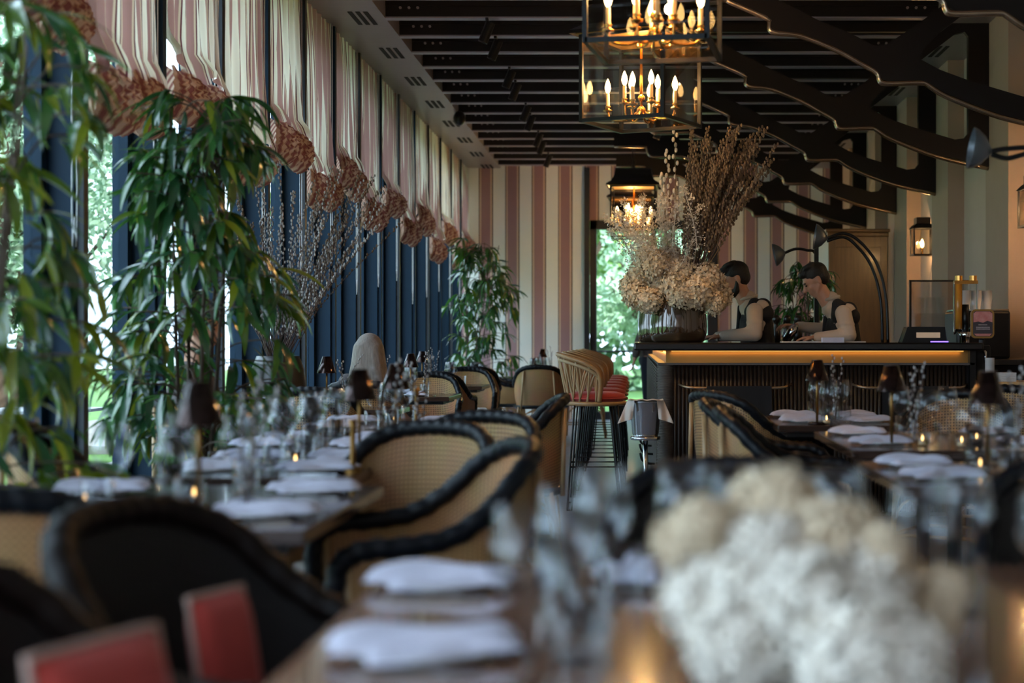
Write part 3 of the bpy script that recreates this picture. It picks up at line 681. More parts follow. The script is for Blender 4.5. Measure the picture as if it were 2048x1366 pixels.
def willow_mesh(seed, L, lean, m_b, m_t, bs=.0085, start=.35, n=34, curve=.06):
    """one catkin twig: twig tube and buds; returned as two meshes"""
    R = random.Random(seed); tw = MB(); ax = catmull([(0, 0, 0), (lean[0] * .4 + R.uniform(-curve, curve) * .3, lean[1] * .4, L * .45), (lean[0] + R.uniform(-curve, curve), lean[1] + R.uniform(-curve, curve), L)], 12)
    tw.tube(ax, [.0032 * (1 - .6 * i / len(ax)) for i in range(len(ax))], 4); bd = MB(); N = len(ax)
    for k in range(n):
        f = start + (1 - start) * (k / (n - 1)) ** .9; p = ax[min(N - 1, int(f * (N - 1)))]; p = p.lerp(ax[min(N - 1, int(f * (N - 1)) + 1)], (f * (N - 1)) % 1); a = k * 2.4
        bd.ell(p + Vector((math.cos(a) * bs * .9, math.sin(a) * bs * .9, bs * .6)), (bs * .75, bs * .75, bs * 1.15), 5, 4)
    return mesh('twig', tw, m_t, True), mesh('catkins', bd, m_b, True)
for i in range(84):
    L = ru(.72, 1.13); ln = (ru(.02, .55) , ru(-.18, .18)); a, b = willow_mesh(i, L, ln, M['bud'], M['twig'] if i % 3 else M['twiggold'], .0105, .42, 40)
    x0 = ru(.02, .12); y0 = ru(-.08, .08)
    o = obj('catkin_twig', a, None, bq, loc=(x0, y0, .05)); obj('catkins', b, None, o)['kind'] = 'stuff'
for i in range(3):
    a, b = willow_mesh(90 + i, .72 + .16 * i, (-.03 + .0 * i, 0), M['plume'], M['twiggold'], .016, .45, 16, .03)
    o = obj('seed_twig', a, None, bq, loc=(-.06 + .03 * i, 0, .12)); obj('seed_pods', b, None, o)['kind'] = 'stuff'

# ---- bow lamps (arched twin tube with shell spot)
def shell_lamp(label, loc, flip=1, arch=None, tilt=0, group='shell shaped spot lamps'):
    t = thing('shell_spot_lamp', label, 'lamp', loc, 0, group)
    sh = MB(); 
    prof = [(.012, .0), (.03, .012), (.06, .035), (.085, .07), (.092, .09)]
    sh.lathe(prof, n=20); mt = Matrix.Rotation(math.radians(-90 + tilt), 4, 'Y'); sh.v = [tuple(mt @ Vector((x * 1.0, y * .75, z))) for x, y, z in sh.v]
    obj('shade', sh, M['lampblue'], t, True)
    bl = MB().ell((-.045, 0, 0), (.03, .026, .034), 12, 8); obj('bulb', bl, M['bulboff'], t, True)
    if arch: 
        for k, a in enumerate(arch): obj('arm', MB().tube(catmull(a, 8), .011, 8), M['black'], t, True)
    return t
M['lampblue'] = mat('grey_blue_enamel', (.10, .115, .13), .35, .4, (.07, .08, .09))
M['bulboff'] = mat('silvered_bulb', (.6, .55, .5), .08, .7)
# over the bar (x 1650,y 475; s 280 -> Y 10.7)
Y = 10.75
shell_lamp('grey shell spot lamp on a tall arched black stand above the right bartender', (1.385, Y, 1.91), arch=[[(.0, 0, .0), (.12, 0, .035), (.24, 0, -.03), (.36, 0, -.19), (.42, 0, -.42), (.435, 0, -.747)], [(.0, .02, -.02), (.12, .02, .01), (.22, .02, -.06), (.32, .02, -.20), (.385, .02, -.43), (.40, .02, -.747)]], tilt=8)
shell_lamp('dark shell spot lamp with thin arm, left of the arched one', (1.21, 12.0, 1.88), arch=[[(.0, 0, .0), (.08, 0, .03), (.17, 0, .02), (.245, 0, -.03), (.25, 0, -.4), (.25, 0, -.72)]], tilt=-12)
t = obj('shelf_post', MB().box(1.44, 1.475, 11.98, 12.02, 0, 2.02), M['black'])
tag(t, 'slim black upright post behind the right bartender', 'post')
shell_lamp('large shell spot lamp in front of the right pilaster at the top right', (1.56, 6.55, 2.00), arch=[[(.0, 0, 0), (.07, 0, .012), (.2, 0, .012), (.24, 0, -.05), (.26, 0, -.5), (.26, 0, -2.0)], [(.0, 0, -.012), (.07, 0, -.03), (.15, 0, -.01), (.22, 0, .0)]], tilt=10)

# ---- wall lantern
def sconce(x, y, label, z0=2.04):
    t = thing('wall_lantern', label, 'wall lamp', (x, y, z0), 0, 'black wall lanterns on the right wall'); h = .1
    fr = MB()
    for sx in (-1, 1):
        for sy in (-1, 1): fr.box(sx * h - .007, sx * h + .007, sy * h - .007, sy * h + .007, 0, .28)
    for z in (0, .27): fr.box(-h, h, -h - .007, -h + .007, z, z + .014).box(-h, h, h - .007, h + .007, z, z + .014).box(-h - .007, -h + .007, -h, h, z, z + .014).box(h - .007, h + .007, -h, h, z, z + .014)
    obj('frame', fr, M['black'], t); 
    rf = MB().lathe([(.165, .275), (.12, .31), (.10, .32), (.10, .38), (.09, .385)], (0, 0, 0), 4, False, True); c_, s_ = math.cos(PI / 4), math.sin(PI / 4); rf.v = [(a * c_ - b * s_, a * s_ + b * c_, z) for a, b, z in rf.v]
    obj('roof', rf, M['black'], t); obj('back_plate', MB().box(h, h + .03, -.07, .07, .02, .3), M['black'], t)
    for a in (-1, 1): obj('glass_pane', MB().box(-h, h, a * h - .001, a * h + .001, .014, .27), M['lantgl'], t)
    obj('glass_pane', MB().box(-h - .001, -h + .001, -h, h, .014, .27), M['lantgl'], t)
    obj('candle_sleeve', MB().cyl((0, 0, .01), (0, 0, .08), .012), M['brass'], t, True)
    obj('flame_bulb', MB().lathe([(.004, 0), (.015, .012), (.02, .035), (.012, .07), (.001, .09)], (0, 0, .08), 10), M['bulb'], t, True)
    l = bpy.data.lights.new('sconce_glow', 'POINT'); l.energy = 14; l.color = (1, .6, .26); l.shadow_soft_size = .02
    o = bpy.data.objects.new('sconce_glow', l); o.location = (x, y, z0 + .14); COL.objects.link(o)
sconce(2.92, 15.2, 'lit black wall lantern on the right wall above the bar')
sconce(2.92, 10.9, 'lit wall lantern at the right picture edge, nearer than the other', 2.0)

# ---- oak cabinet
t = thing('oak_cabinet', 'tall old dark oak cabinet against the right wall behind the bar', 'cabinet', (2.17, 16.75, 0)); t.scale = (1.06, .9, .975)
obj('carcass', MB().box(0, .62, 0, 1.1, .06, 2.45), M['oak'], t, bevel=.008); obj('cornice', MB().box(-.03, .65, -.03, 1.13, 2.45, 2.49).box(-.015, .635, -.015, 1.115, 2.40, 2.45), M['oak'], t, bevel=.01)
obj('side_frame', MB().box(.0, .07, -.015, 0, .06, 2.4).box(.55, .62, -.015, 0, .06, 2.4).box(.07, .55, -.015, 0, 2.28, 2.4).box(.07, .55, -.015, 0, .06, .2), M['oak'], t, bevel=.004)
obj('foot', MB().box(0, .1, 0, .1, 0, .06).box(.52, .62, 0, .1, 0, .06).box(0, .1, 1, 1.1, 0, .06), M['oak'], t)
# ---- till, machines
t = thing('till_terminal', 'black till terminal with tilted dim screen on the bar right end', 'till', (1.965, YF + .12, 1.163))
mt = Matrix.Rotation(math.radians(-32), 4, 'X')
obj('screen_housing', MB().poly([(-.15, 0), (.15, 0), (.128, .10), (-.115, .10)], [], .0, .16), M['black'], t, bevel=.006)
obj('screen', MB().box(-.06, .10, -.004, 0, .032, .068), M['screen'], t)
obj('led_line', MB().box(.035, .155, -.006, -.002, .002, .010), M['purple'], t)
bc = thing('back_counter', 'dark back counter along the right wall behind the bar end', 'counter', (0, 0, 0))
obj('cabinet_body', MB().box(2.36, 2.88, 10.75, 12.6, 0, 1.0), M['panel'], bc); obj('worktop', MB().box(2.33, 2.89, 10.7, 12.65, 1.0, 1.04), M['counter'], bc, bevel=.005)
t = thing('coffee_machine', 'black coffee machine behind the till', 'coffee machine', (2.6, 11.35, 1.04))
obj('housing', MB().box(-.2, .2, -.2, .25, 0, .36), M['black'], t, bevel=.02); obj('top_tray', MB().box(-.19, .19, -.19, .2, .36, .37), M['steel'], t)
for k in range(4): obj('portafilter', MB().tube([(-.22 + k * .05, -.2, .19), (-.20 + k * .05, -.27, .25)], .011, 8), M['steel'], t, True)
t = thing('juice_dispenser', 'glass topped juice dispenser with amber filling behind the till', 'dispenser', (2.30, 10.80, 1.163))
t.location = (2.42, 10.95, 1.04)
obj('base', MB().lathe([(0, .0), (.09, .0), (.085, .02), (.03, .04), (.03, .16), (.06, .2), (0, .2)], n=18), M['steel'], t, True)
obj('left_jar', MB().cyl((-.05, 0, .22), (-.05, 0, .56), .026, n=14), M['amber'], t, True); obj('middle_jar', MB().cyl((.0, .0, .2), (.0, 0, .40), .024, n=14), M['black'], t, True); obj('right_jar', MB().cyl((.055, 0, .26), (.055, 0, .56), .024, n=14), M['winegl'], t, True)
obj('top_frame', MB().box(-.085, .085, -.03, .03, .55, .575).cyl((-.05, 0, .575), (-.05, 0, .61), .028).cyl((.055, 0, .575), (.055, 0, .61), .028), M['brass'], t)
obj('side_bars', MB().box(-.088, -.08, -.01, .01, .2, .56).box(.08, .088, -.01, .01, .2, .56), M['steel'], t)
t = thing('glass_screen', 'upright smoky glass screen behind the till', 'screen', (0, 0, 0))
obj('pane', MB().box(2.25, 2.72, 12.2, 12.21, 1.04, 1.66), M['glasspan'], t); obj('rim', MB().box(2.24, 2.255, 12.19, 12.22, 1.04, 1.67).box(2.24, 2.72, 12.19, 12.22, 1.655, 1.67), M['black'], t)
for k in range(3):
    c = MB()
    for j in range(5): c.lathe([(.028, .0 + j * .014), (.038, .085 + j * .014), (.040, .088 + j * .014)], n=14)
    tag(obj('cup_stack', c, M['cup'], None, True, loc=(2.50 + k * .085, 11.3 + .02 * k, 1.41)), 'stack of white cups on the coffee machine, ' + ('left', 'middle', 'right')[k] + ' of three', 'cups', 'cup stacks on the coffee machine')
sh = thing('side_shelf', 'honey coloured wooden shelf right of the bar end', 'shelf', (0, 0, 0))
obj('board', MB().box(2.33, 2.78, 9.86, 10.3, .85, .905), M['honey'], sh, bevel=.004); obj('leg', MB().box(2.72, 2.77, 9.9, 9.95, 0, .85), M['honey'], sh); obj('leg', MB().box(2.36, 2.41, 10.2, 10.25, 0, .85), M['honey'], sh)
c = MB()
for j in range(9): c.lathe([(.024, j * .0115), (.031, .062 + j * .0115), (.033, .064 + j * .0115)], n=14)
tag(obj('cup_stack', c, M['cup'], None, True, loc=(2.36, 9.95, .905)), 'tall stack of white paper cups on the wooden shelf', 'cups')
c = MB()
for j in range(5): c.box(-.055 + ru(-.003, .003), .055, -.055, .055 + ru(-.003, .003), j * .012, j * .012 + .011)
tag(obj('napkin_stack', c, M['cup'], loc=(2.47, 9.96, .905)), 'stack of cream paper napkins on the wooden shelf', 'napkins')
t = thing('beer_tap', 'black beer tap column with a rounded gold framed red badge', 'beer tap', (2.36, 10.18, .905))
obj('column', MB().box(-.05, .05, -.04, .04, 0, .24).cyl((0, 0, .24), (0, 0, .285), .022), M['black'], t, bevel=.01)
obj('tap_handle', MB().cyl((0, -.04, .2), (0, -.1, .19), .012).cyl((0, -.1, .2), (0, -.1, .12), .010), M['steel'], t, True)
def rr(w, h, r, cz, n=5):
    P = []
    for cx, cy, a0 in ((w - r, h - r, 0), (-w + r, h - r, 90), (-w + r, -h + r, 180), (w - r, -h + r, 270)):
        for k in range(n + 1): a = math.radians(a0 + 90 * k / n); P.append((cx + r * math.cos(a), cz + cy + r * math.sin(a)))
    return P
bd_ = obj('badge_frame', MB().poly(rr(.078, .098, .03, .385), [], -.03, -.005), M['brassdull'], t)
obj('badge_face', MB().poly(rr(.066, .086, .024, .385), [], -.034, -.03), M['signdark'], bd_)
obj('badge_face', MB().poly([(-.064, .395), (-.03, .40), (0, .392), (.03, .405), (.064, .395), (.064, .455), (.045, .468), (-.045, .468), (-.064, .455)], [], -.036, -.034), M['signred'], bd_)
obj('badge_face', MB().poly([(-.060, .318), (.060, .318), (.045, .302), (-.045, .302)], [], -.036, -.034), M['signred'], bd_)
lt = MB()
for (a, b, z) in ((-.03, .03, .375), (-.045, .045, .358), (-.045, .045, .346)):
    x = a
    while x < b: w = ru(.003, .008); lt.box(x, x + w, -.0355, -.034, z, z + .006); x += w + .002
obj('lettering', lt, M['signtext'], bd_)['kind'] = 'stuff'

# ================================================================ CHAIRS
def make_chair(kind):
    t = thing('wicker_chair', '', 'chair', (0, 0, 0), 0)
    rimm, wv, legm = {'natural': (M['blackrattan'], M['weave'], M['rattan']), 'dark': (M['brownrim'], M['brownweave'], M['black']), 'black': (M['blackrattan'], M['blackweave'], M['black'])}[kind]
    half = [(.262, .255, .46), (.272, .268, .55), (.278, .255, .63), (.285, .20, .662), (.288, .10, .668), (.286, -.01, .685), (.272, -.11, .745), (.232, -.195, .83), (.16, -.25, .872), (.08, -.272, .885)]
    P = half + [(0, -.278, .888)] + [(-x, y, z) for x, y, z in reversed(half)]
    rim = catmull(P, 10); N = len(rim)
    rads = [(lambda a, i=i: .0265 * (1 + .07 * math.cos(i * 1.15 - a))) for i in range(N)]
    obj('rim', MB().tube(rim, rads, 10), rimm, t, True)
    # woven shell from rim down to the seat
    S0 = 6; base = rim[S0:N - S0]; n = len(base) - 1
    L = [0]
    for i in range(n): L.append(L[-1] + (base[i + 1] - base[i]).length)
    def shell(u, v):
        i = min(n, int(round(u * n))); p = base[i]; k = .90
        q = Vector((p.x * k, p.y * .90 if p.y < 0 else p.y * .96, .43)); w = p.lerp(q, v)
        bulge = math.sin(PI * v) * .012; w.x += math.copysign(bulge, p.x) * min(1, abs(p.x) * 5); return w
    obj('woven_shell', MB().grid(shell, n, 8, lambda u, v: (L[min(n, int(round(u * n)))], v * .45)), wv, t, True)
    ring = catmull([(.258, .25, .44), (.262, 0, .44), (.23, -.17, .44), (.1, -.245, .44), (-.1, -.245, .44), (-.23, -.17, .44), (-.262, 0, .44), (-.258, .25, .44)], 6, True)
    obj('seat_ring', MB().tube(ring, .02, 8, closed=True), rimm, t, True)
    seat = MB().grid(lambda u, v: ((u - .5) * .48 * (1 - .25 * max(0, .5 - v)), -.22 + .46 * v, .452 + .006 * math.sin(PI * u)), 8, 8, lambda u, v: (u * .48, v * .46)); obj('seat', seat, wv, t, True)
    if kind == 'natural':
        cu = MB().box(-.215, .215, -.16, .225, .46, .495); obj('seat_pad', cu, M['cream'], t, bevel=.015)
    else:
        obj('seat_pad', MB().box(-.215, .215, -.19, .225, .46, .51), M['red'], t, bevel=.02)
    if kind == 'natural':
        for sx in (-1, 1):
            obj('back_post', MB().tube([(sx * .165, -.262, .84), (sx * .195, -.252, .42)], .012, 8), M['palerattan'], t, True)
            obj('arm_post', MB().tube([(sx * .275, .235, .62), (sx * .262, .235, .42)], .012, 8), M['palerattan'], t, True)
    for sx in (-1, 1):
        for y0, y1 in ((.215, .235), (-.19, -.26)):
            obj('leg', MB().tube([(sx * .225, y0, .44), (sx * .245, y1, .005)], .0155, 8), legm, t, True)
    for a, b in (((.235, .225), (-.235, .225)), ((.235, -.235), (-.235, -.235)), ((.24, .22), (.24, -.23)), ((-.24, .22), (-.24, -.23))):
        obj('stretcher', MB().tube([(a[0], a[1], .17), (b[0], b[1], .17)], .010, 6), legm, t, True)
        mx, my = (a[0] + b[0]) / 2, (a[1] + b[1]) / 2
        obj('arch_brace', MB().tube(catmull([(a[0], a[1], .19), (a[0] * .8 + mx * .2, a[1] * .8 + my * .2, .33), (mx, my, .405), (b[0] * .8 + mx * .2, b[1] * .8 + my * .2, .33), (b[0], b[1], .19)], 4), .008, 6), legm, t, True)
    return t
cn = Proto(make_chair('natural')); cd_ = Proto(make_chair('dark')); cb = Proto(make_chair('black'))
def face(dx, dy): return math.atan2(-dx, dy)
G1 = 'natural wicker chairs with black rims along the window side'
def nat(x, y, dx, dy, lb, g=G1): return cn.place((x, y, 0), face(dx, dy), 'black rimmed wicker chair, ' + lb, g)
nat(-.55, 3.97, -.95, -.30, 'large and blurred in the middle foreground, seen from its side', None)
nat(-.76, 4.70, -.45, -.9, 'second in the aisle, just behind the large blurred one')
nat(-.66, 5.42, -.45, -.9, 'third in the aisle, rim arching behind the second')
nat(-.62, 7.45, -1, -.12, 'fourth in the aisle, just before the bar stools')
nat(-1.83, 8.82, .1, 1, 'back to the camera between the window plant and the seated woman')
nat(-1.83, 10.30, .05, 1, 'the one the blond woman sits in')
nat(-1.75, 12.6, .1, -1, 'facing the camera beyond the woman')
nat(-1.75, 13.4, .1, 1, 'back to back with the one beyond the woman')
nat(-1.70, 15.15, .15, -1, 'window row, facing the camera near the third table')
nat(-1.72, 15.95, -.1, 1, 'window row, rim seen behind the third table')
nat(-1.50, 17.4, 1, .1, 'side on, below the far bamboo like plant')
nat(-1.06, 16.9, 0, 1, 'back to the camera in the far middle of the aisle')
nat(-.60, 18.3, -1, 0, 'at the far table, right side, turned to the windows')
nat(-1.75, 18.9, 1, -.2, 'at the far table, left side under the plant')
nat(-2.18, 7.80, 1, 0, 'holding the seated man behind the hanging plant')
nat(-1.80, 5.02, 1, .15, 'at the window end of the second table')
nat(-2.15, 2.95, 1, .1, 'left picture edge, cut off under the first table')
nat(-1.25, 2.95, -.2, 1, 'half hidden under the near side of the first table')
G2 = 'wicker chairs on the bar side'
nat(.62, 8.12, .80, .55, 'pale posts facing the camera in front of the bar ribs', G2)
nat(.60, 6.85, .97, -.15, 'right aisle, rim sloping down in front of the pale posted one', G2)
nat(.62, 6.02, 1, -.10, 'right aisle, nearest of the sloping rims beside the dark table', G2)
nat(2.15, 8.75, -.3, -1, 'right back, wicker back arching behind the wine glasses', G2)
nat(1.66, 7.85, -.5, -.9, 'right, dark arch beside the lamp at the picture edge', G2)
cb.place((.215, 3.10, 0), face(0, -1), 'black wicker armchair across the foreground table, behind the white flowers', 'black wicker chairs across the foreground table')
cb.place((1.02, 3.12, 0), face(0, -1), 'black wicker armchair across the foreground table, behind the right wine glasses', 'black wicker chairs across the foreground table')
G3 = 'dark brown wicker chairs at the left of the foreground table'
for (x, y, dx, dy, lb) in ((-.60, 2.40, 1, -.30, 'farther of two at bottom left, its arm beside the red cushion'), (-.68, 1.74, 1, -.25, 'nearer of two in the bottom left corner')):
    cd_.place((x, y, 0), face(dx, dy), 'dark brown wicker armchair, ' + lb, G3)
for k, (x, y) in enumerate(((-.62, 2.36), (-.60, 1.80))):
    t = thing('red_cushion', 'red scatter cushion with pale edge standing in the %s dark chair' % ('farther', 'nearer')[k], 'cushion', (x, y, .52), face(1, -.4), 'red cushions in the dark chairs')
    t.scale = ((.50, .78, 1.06), (.80, 1.0, 1.20))[k]
    mt = Matrix.Rotation(math.radians(14), 4, 'X')
    def cus(u, v, s_):
        a, b = (u - .5) * 2, (v - .5) * 2; e = (1 - abs(a) ** 4) * (1 - abs(b) ** 4); return mt @ Vector((a * .14, s_ * .035 * max(0, e) ** .5, .125 + b * .12))
    o = MB().grid(lambda u, v: cus(u, v, 1), 12, 12); o.grid(lambda u, v: cus(u, v, -1), 12, 12); obj('cover', o, M['red'], t, True)
    obj('piping', MB().tube([cus(*q, 0) for q in [(i / 8, 0) for i in range(8)] + [(1, i / 8) for i in range(8)] + [(1 - i / 8, 1) for i in range(8)] + [(0, 1 - i / 8) for i in range(8)]], .006, 6, closed=True), M['redpipe'], t, True)

# ================================================================ TABLES
TZ = .75
TABS = {}
def table(key, x0, x1, y0, y1, desc, m='table'):
    t = thing('dining_table', ('polished brown ' if m != 'table' else 'dark wooden ') + desc, 'table', ((x0 + x1) / 2, (y0 + y1) / 2, 0), 0, 'dark dining tables'); w = (x1 - x0) / 2; d = (y1 - y0) / 2
    obj('tabletop', MB().box(-w, w, -d, d, TZ - .035, TZ), M[m], t, bevel=.006); obj('top_frame', MB().box(-w + .05, w - .05, -d + .05, d - .05, TZ - .06, TZ - .035), M['black'], t)
    for s_ in ((-1, 1) if d > .5 else (0,)):
        yy = s_ * (d - .28)
        obj('pedestal', MB().cyl((0, yy, .03), (0, yy, TZ - .05), .03), M['black'], t, True)
        obj('foot', MB().box(-.26, .26, yy - .03, yy + .03, .0, .03).box(-.03, .03, yy - .2, yy + .2, 0, .03), M['black'], t, bevel=.006)
    TABS[key] = (x0, x1, y0, y1, desc); return t
table('A', -1.62, -.73, 3.33, 4.38, 'front left table', 'table')
table('B', -1.50, -.87, 4.62, 5.50, 'second left table', 'table')
table('C', -1.62, -.92, 5.70, 6.60, 'third left table', 'table')
table('D', -1.60, -.82, 6.95, 7.95, 'fourth left table', 'table')
table('E', -2.25, -1.40, 11.35, 12.15, 'small table beyond the seated woman', 'table')
table('F', -2.25, -1.42, 14.0, 14.8, 'small window table before the far plant', 'table')
table('G', -1.45, -.85, 17.75, 19.2, 'far table by the striped wall', 'table')
table('H', -2.0, -1.45, 9.2, 9.7, 'small window lamp table before the woman', 'table')
table('R', .84, 1.75, 5.78, 7.0, 'right table with tea lights', 'table')
table('S', .72, 1.36, 7.5, 8.5, 'right table nearest the bar', 'table')
table('T', .78, 1.6, 4.35, 5.25, 'right table behind the flowers', 'table')
table('N', -.455, 1.35, 1.75, 2.82, 'foreground table', 'tableglossy')

# ---- tableware prototypes
def wine_proto():
    t = thing('wine_glass', '', 'wine glass')
    obj('bowl', MB().lathe([(.004, .092), (.014, .096), (.034, .112), (.048, .135), (.050, .143), (.046, .172), (.038, .222), (.0372, .222), (.045, .172), (.0488, .143), (.034, .115), (.004, .097)], n=24), M['winegl'], t, True)
    obj('stem', MB().lathe([(.034, 0), (.034, .002), (.012, .005), (.0045, .012), (.0038, .05), (.005, .092)], n=16), M['winegl'], t, True)
    return Proto(t)
def tumbler_proto():
    t = thing('water_tumbler', '', 'tumbler')
    obj('glass_wall', MB().lathe([(0, .0), (.034, 0), (.037, .01), (.038, .09), (.036, .09), (.034, .014), (0, .012)], n=22), M['winegl'], t, True)
    return Proto(t)
def napkin_mesh(seed):
    R = random.Random(seed); a = R.uniform(0, 6)
    def f(u, v): return ((u - .5) * .11 + .006 * math.sin(v * 7 + a), (v - .5) * .25, .020 + .006 * math.sin(u * 9 + a) * math.sin(v * 5 + a) + .012 * math.sin(PI * u))
    def lay(u, v, L, Wd, z0, hh, ro):
        e = max(0, 1 - abs(2 * u - 1) ** 5) * max(0, 1 - abs(2 * v - 1) ** 5); x = (u - .5) * Wd * (1 + .08 * math.sin(v * 9 + a)); y = (v - .5) * L * (1 + .06 * math.sin(u * 8 + a))
        return (x * math.cos(ro) - y * math.sin(ro), x * math.sin(ro) + y * math.cos(ro), z0 + (hh + .005 * math.sin(u * 11 + a) + .005 * math.sin(v * 8 + 2 * a + u * 5)) * e ** .5)
    mb = MB().grid(lambda u, v: lay(u, v, .25, .10, .004, .019, 0), 16, 20)
    mb.grid(lambda u, v: lay(u, v, .20, .16, .0, .010, .35), 16, 16)
    return mesh('folded_cloth', mb, M['napkin'], True)
NM = [napkin_mesh(k) for k in range(3)]
wg = wine_proto(); tg = tumbler_proto()
PLM = mesh('plate', MB().lathe([(0, .004), (.06, .004), (.095, .014), (.10, .016), (.095, .010), (.06, 0), (0, 0)], n=32), M['plate'], True)
FKM = MB().box(-.004, .004, -.09, .03, .003, .006).box(-.011, .011, .03, .05, .003, .007)
for q in range(4): FKM.box(-.011 + q * .0064, -.008 + q * .0064, .05, .09, .003, .006)
FORK = mesh('fork', FKM, M['steel']); KNIFE = mesh('knife', MB().box(-.005, .005, -.10, .0, .002, .007).box(-.009, .008, 0, .11, .003, .005), M['steel'])
def setting(key, x, y, side, where, glasses=1, plate=True, tumb=True):
    """side: +1 guest sits at +X edge, -1 at -X edge, 0 = guest at far +Y edge"""
    z = TZ; d = TABS[key][4]; rz = {1: PI / 2, -1: -PI / 2, 0: 0, 2: PI}[side] + ru(-.06, .06); fx = {1: -1, -1: 1, 0: 0, 2: 0}[side]; fy = {1: 0, -1: 0, 0: -1, 2: 1}[side]
    if plate: tag(obj('plate', PLM, None, loc=(x, y, z)), 'white plate at the %s of the %s' % (where, d), 'plate', 'white plates')
    o = tag(obj('napkin', NM[random.randint(0, 2)], None, loc=(x, y, z + (.012 if plate else 0))), 'white linen napkin at the %s of the %s' % (where, d), 'napkin', 'folded napkins'); o.rotation_euler = (0, 0, rz + ru(-.2, .2))
    for nm, me, off in (('fork', FORK, -.14), ('knife', KNIFE, .14)):
        c = tag(obj(nm, me, None, loc=(x + (off if fy else 0), y + (off if fx else 0), z)), 'steel %s at the %s of the %s' % (nm, where, d), nm, 'cutlery'); c.rotation_euler = (0, 0, rz)
    gx, gy = x + fx * .20, y + fy * .20
    px, py = -fy, fx
    for g in range(glasses): wg.place((gx + px * (.06 + .085 * g), gy + py * (.06 + .085 * g), z), 0, 'stemmed wine glass%s at the %s of %s' % (' (outer)' if g else '', where, d), 'wine glasses')
    if tumb: tg.place((gx - px * .04, gy - py * .04, z), 0, 'clear water tumbler at the %s of the %s' % (where, d), 'water tumblers')
for key in 'ABCD':
    x0, x1, y0, y1, _ = TABS[key]; w = .15; a = y0 + (y1 - y0) * .25; b = y0 + (y1 - y0) * .77
    setting(key, x1 - w, a, 1, 'near aisle side', 1); setting(key, x1 - w, b, 1, 'far aisle side', 1)
    setting(key, x0 + w, a, -1, 'near window side', 1); setting(key, x0 + w, b, -1, 'far window side', 1)
for key in 'EF':
    x0, x1, y0, y1, _ = TABS[key]; xm = (x0 + x1) / 2
    setting(key, xm + .15, y0 + .16, 2, 'near', 1); setting(key, xm, y1 - .16, 0, 'far', 1)
x0, x1, y0, y1, _ = TABS['G']
for q, yy in enumerate((y0 + .3, y1 - .3)): setting('G', x1 - .15, yy, 1, ('near right', 'far right')[q], 2); setting('G', x0 + .15, yy, -1, ('near left', 'far left')[q], 1)
for key in 'RST':
    x0, x1, y0, y1, _ = TABS[key]; a = y0 + (y1 - y0) * .25; b = y0 + (y1 - y0) * .77
    setting(key, x0 + .16, a, -1, 'near aisle side', 1 if key != 'S' else 2); setting(key, x0 + .16, b, -1, 'far aisle side', 1)
    setting(key, x1 - .16, a, 1, 'near wall side', 1); setting(key, x1 - .16, b, 1, 'far wall side', 1)
# foreground table
for (x, y, s_, w_, g) in ((.02, 2.64, 0, 'far left', 2), (.95, 2.62, 0, 'far right', 2), (-.33, 2.56, -1, 'left side far', 0), (-.28, 2.0, -1, 'left side near', 0)):
    setting('N', x, y, s_, w_, g)
for k, (x, y) in enumerate(((-.05, 2.37), (-.09, 2.08), (-.13, 1.84), (.33, 2.42), (.43, 2.26), (.54, 2.46), (.60, 2.16))):
    wg.place((x, y, TZ), 0, 'blurred wine glass on the foreground table, ' + ('left group, farthest', 'left group, right one', 'left group, nearest', 'right group, left one', 'right group, middle one', 'right group, farthest one', 'right group, nearest one')[k], 'foreground wine glasses')
for k, (x, y) in enumerate(((-.07, 2.20), (.13, 2.32), (.50, 2.30))):
    tg.place((x, y, TZ), 0, 'blurred water tumbler on the foreground table, ' + ('left', 'middle', 'right')[k] + ' one', 'foreground tumblers')
# tea lights in small glasses
TLX = [('A', .30, .35), ('A', .55, .5), ('A', .62, .22), ('B', .6, .4), ('D', .5, .6), ('R', .35, .2), ('R', .5, .12), ('R', .62, .3), ('T', .4, .5), ('T', .7, .6), ('S', .4, .1), ('N', .30, .82), ('N', .34, .60)]
PL_ = ['left', 'middle', 'right', 'only', 'only', 'left', 'middle', 'right', 'left', 'right', 'only', 'far', 'near']
for k, (key, u, v) in enumerate(TLX):
    x0, x1, y0, y1, d = TABS[key]
    t = thing('tea_light', 'small glass tea light holder, %s one on the %s' % (PL_[k], d), 'candle holder', (x0 + (x1 - x0) * u, y0 + (y1 - y0) * v, TZ), 0, 'tea lights')
    obj('glass_cup', MB().lathe([(0, 0), (.027, 0), (.03, .01), (.031, .055), (.029, .055), (.027, .01), (0, .006)], n=18), M['winegl'], t, True)
    obj('wax', MB().lathe([(0, .006), (.018, .006), (.018, .02), (0, .02)], n=14), M['candle'], t, True)
    obj('flame', MB().lathe([(.001, .022), (.0045, .029), (.0035, .038), (.0005, .046)], n=8), M['tealight'], t, True)
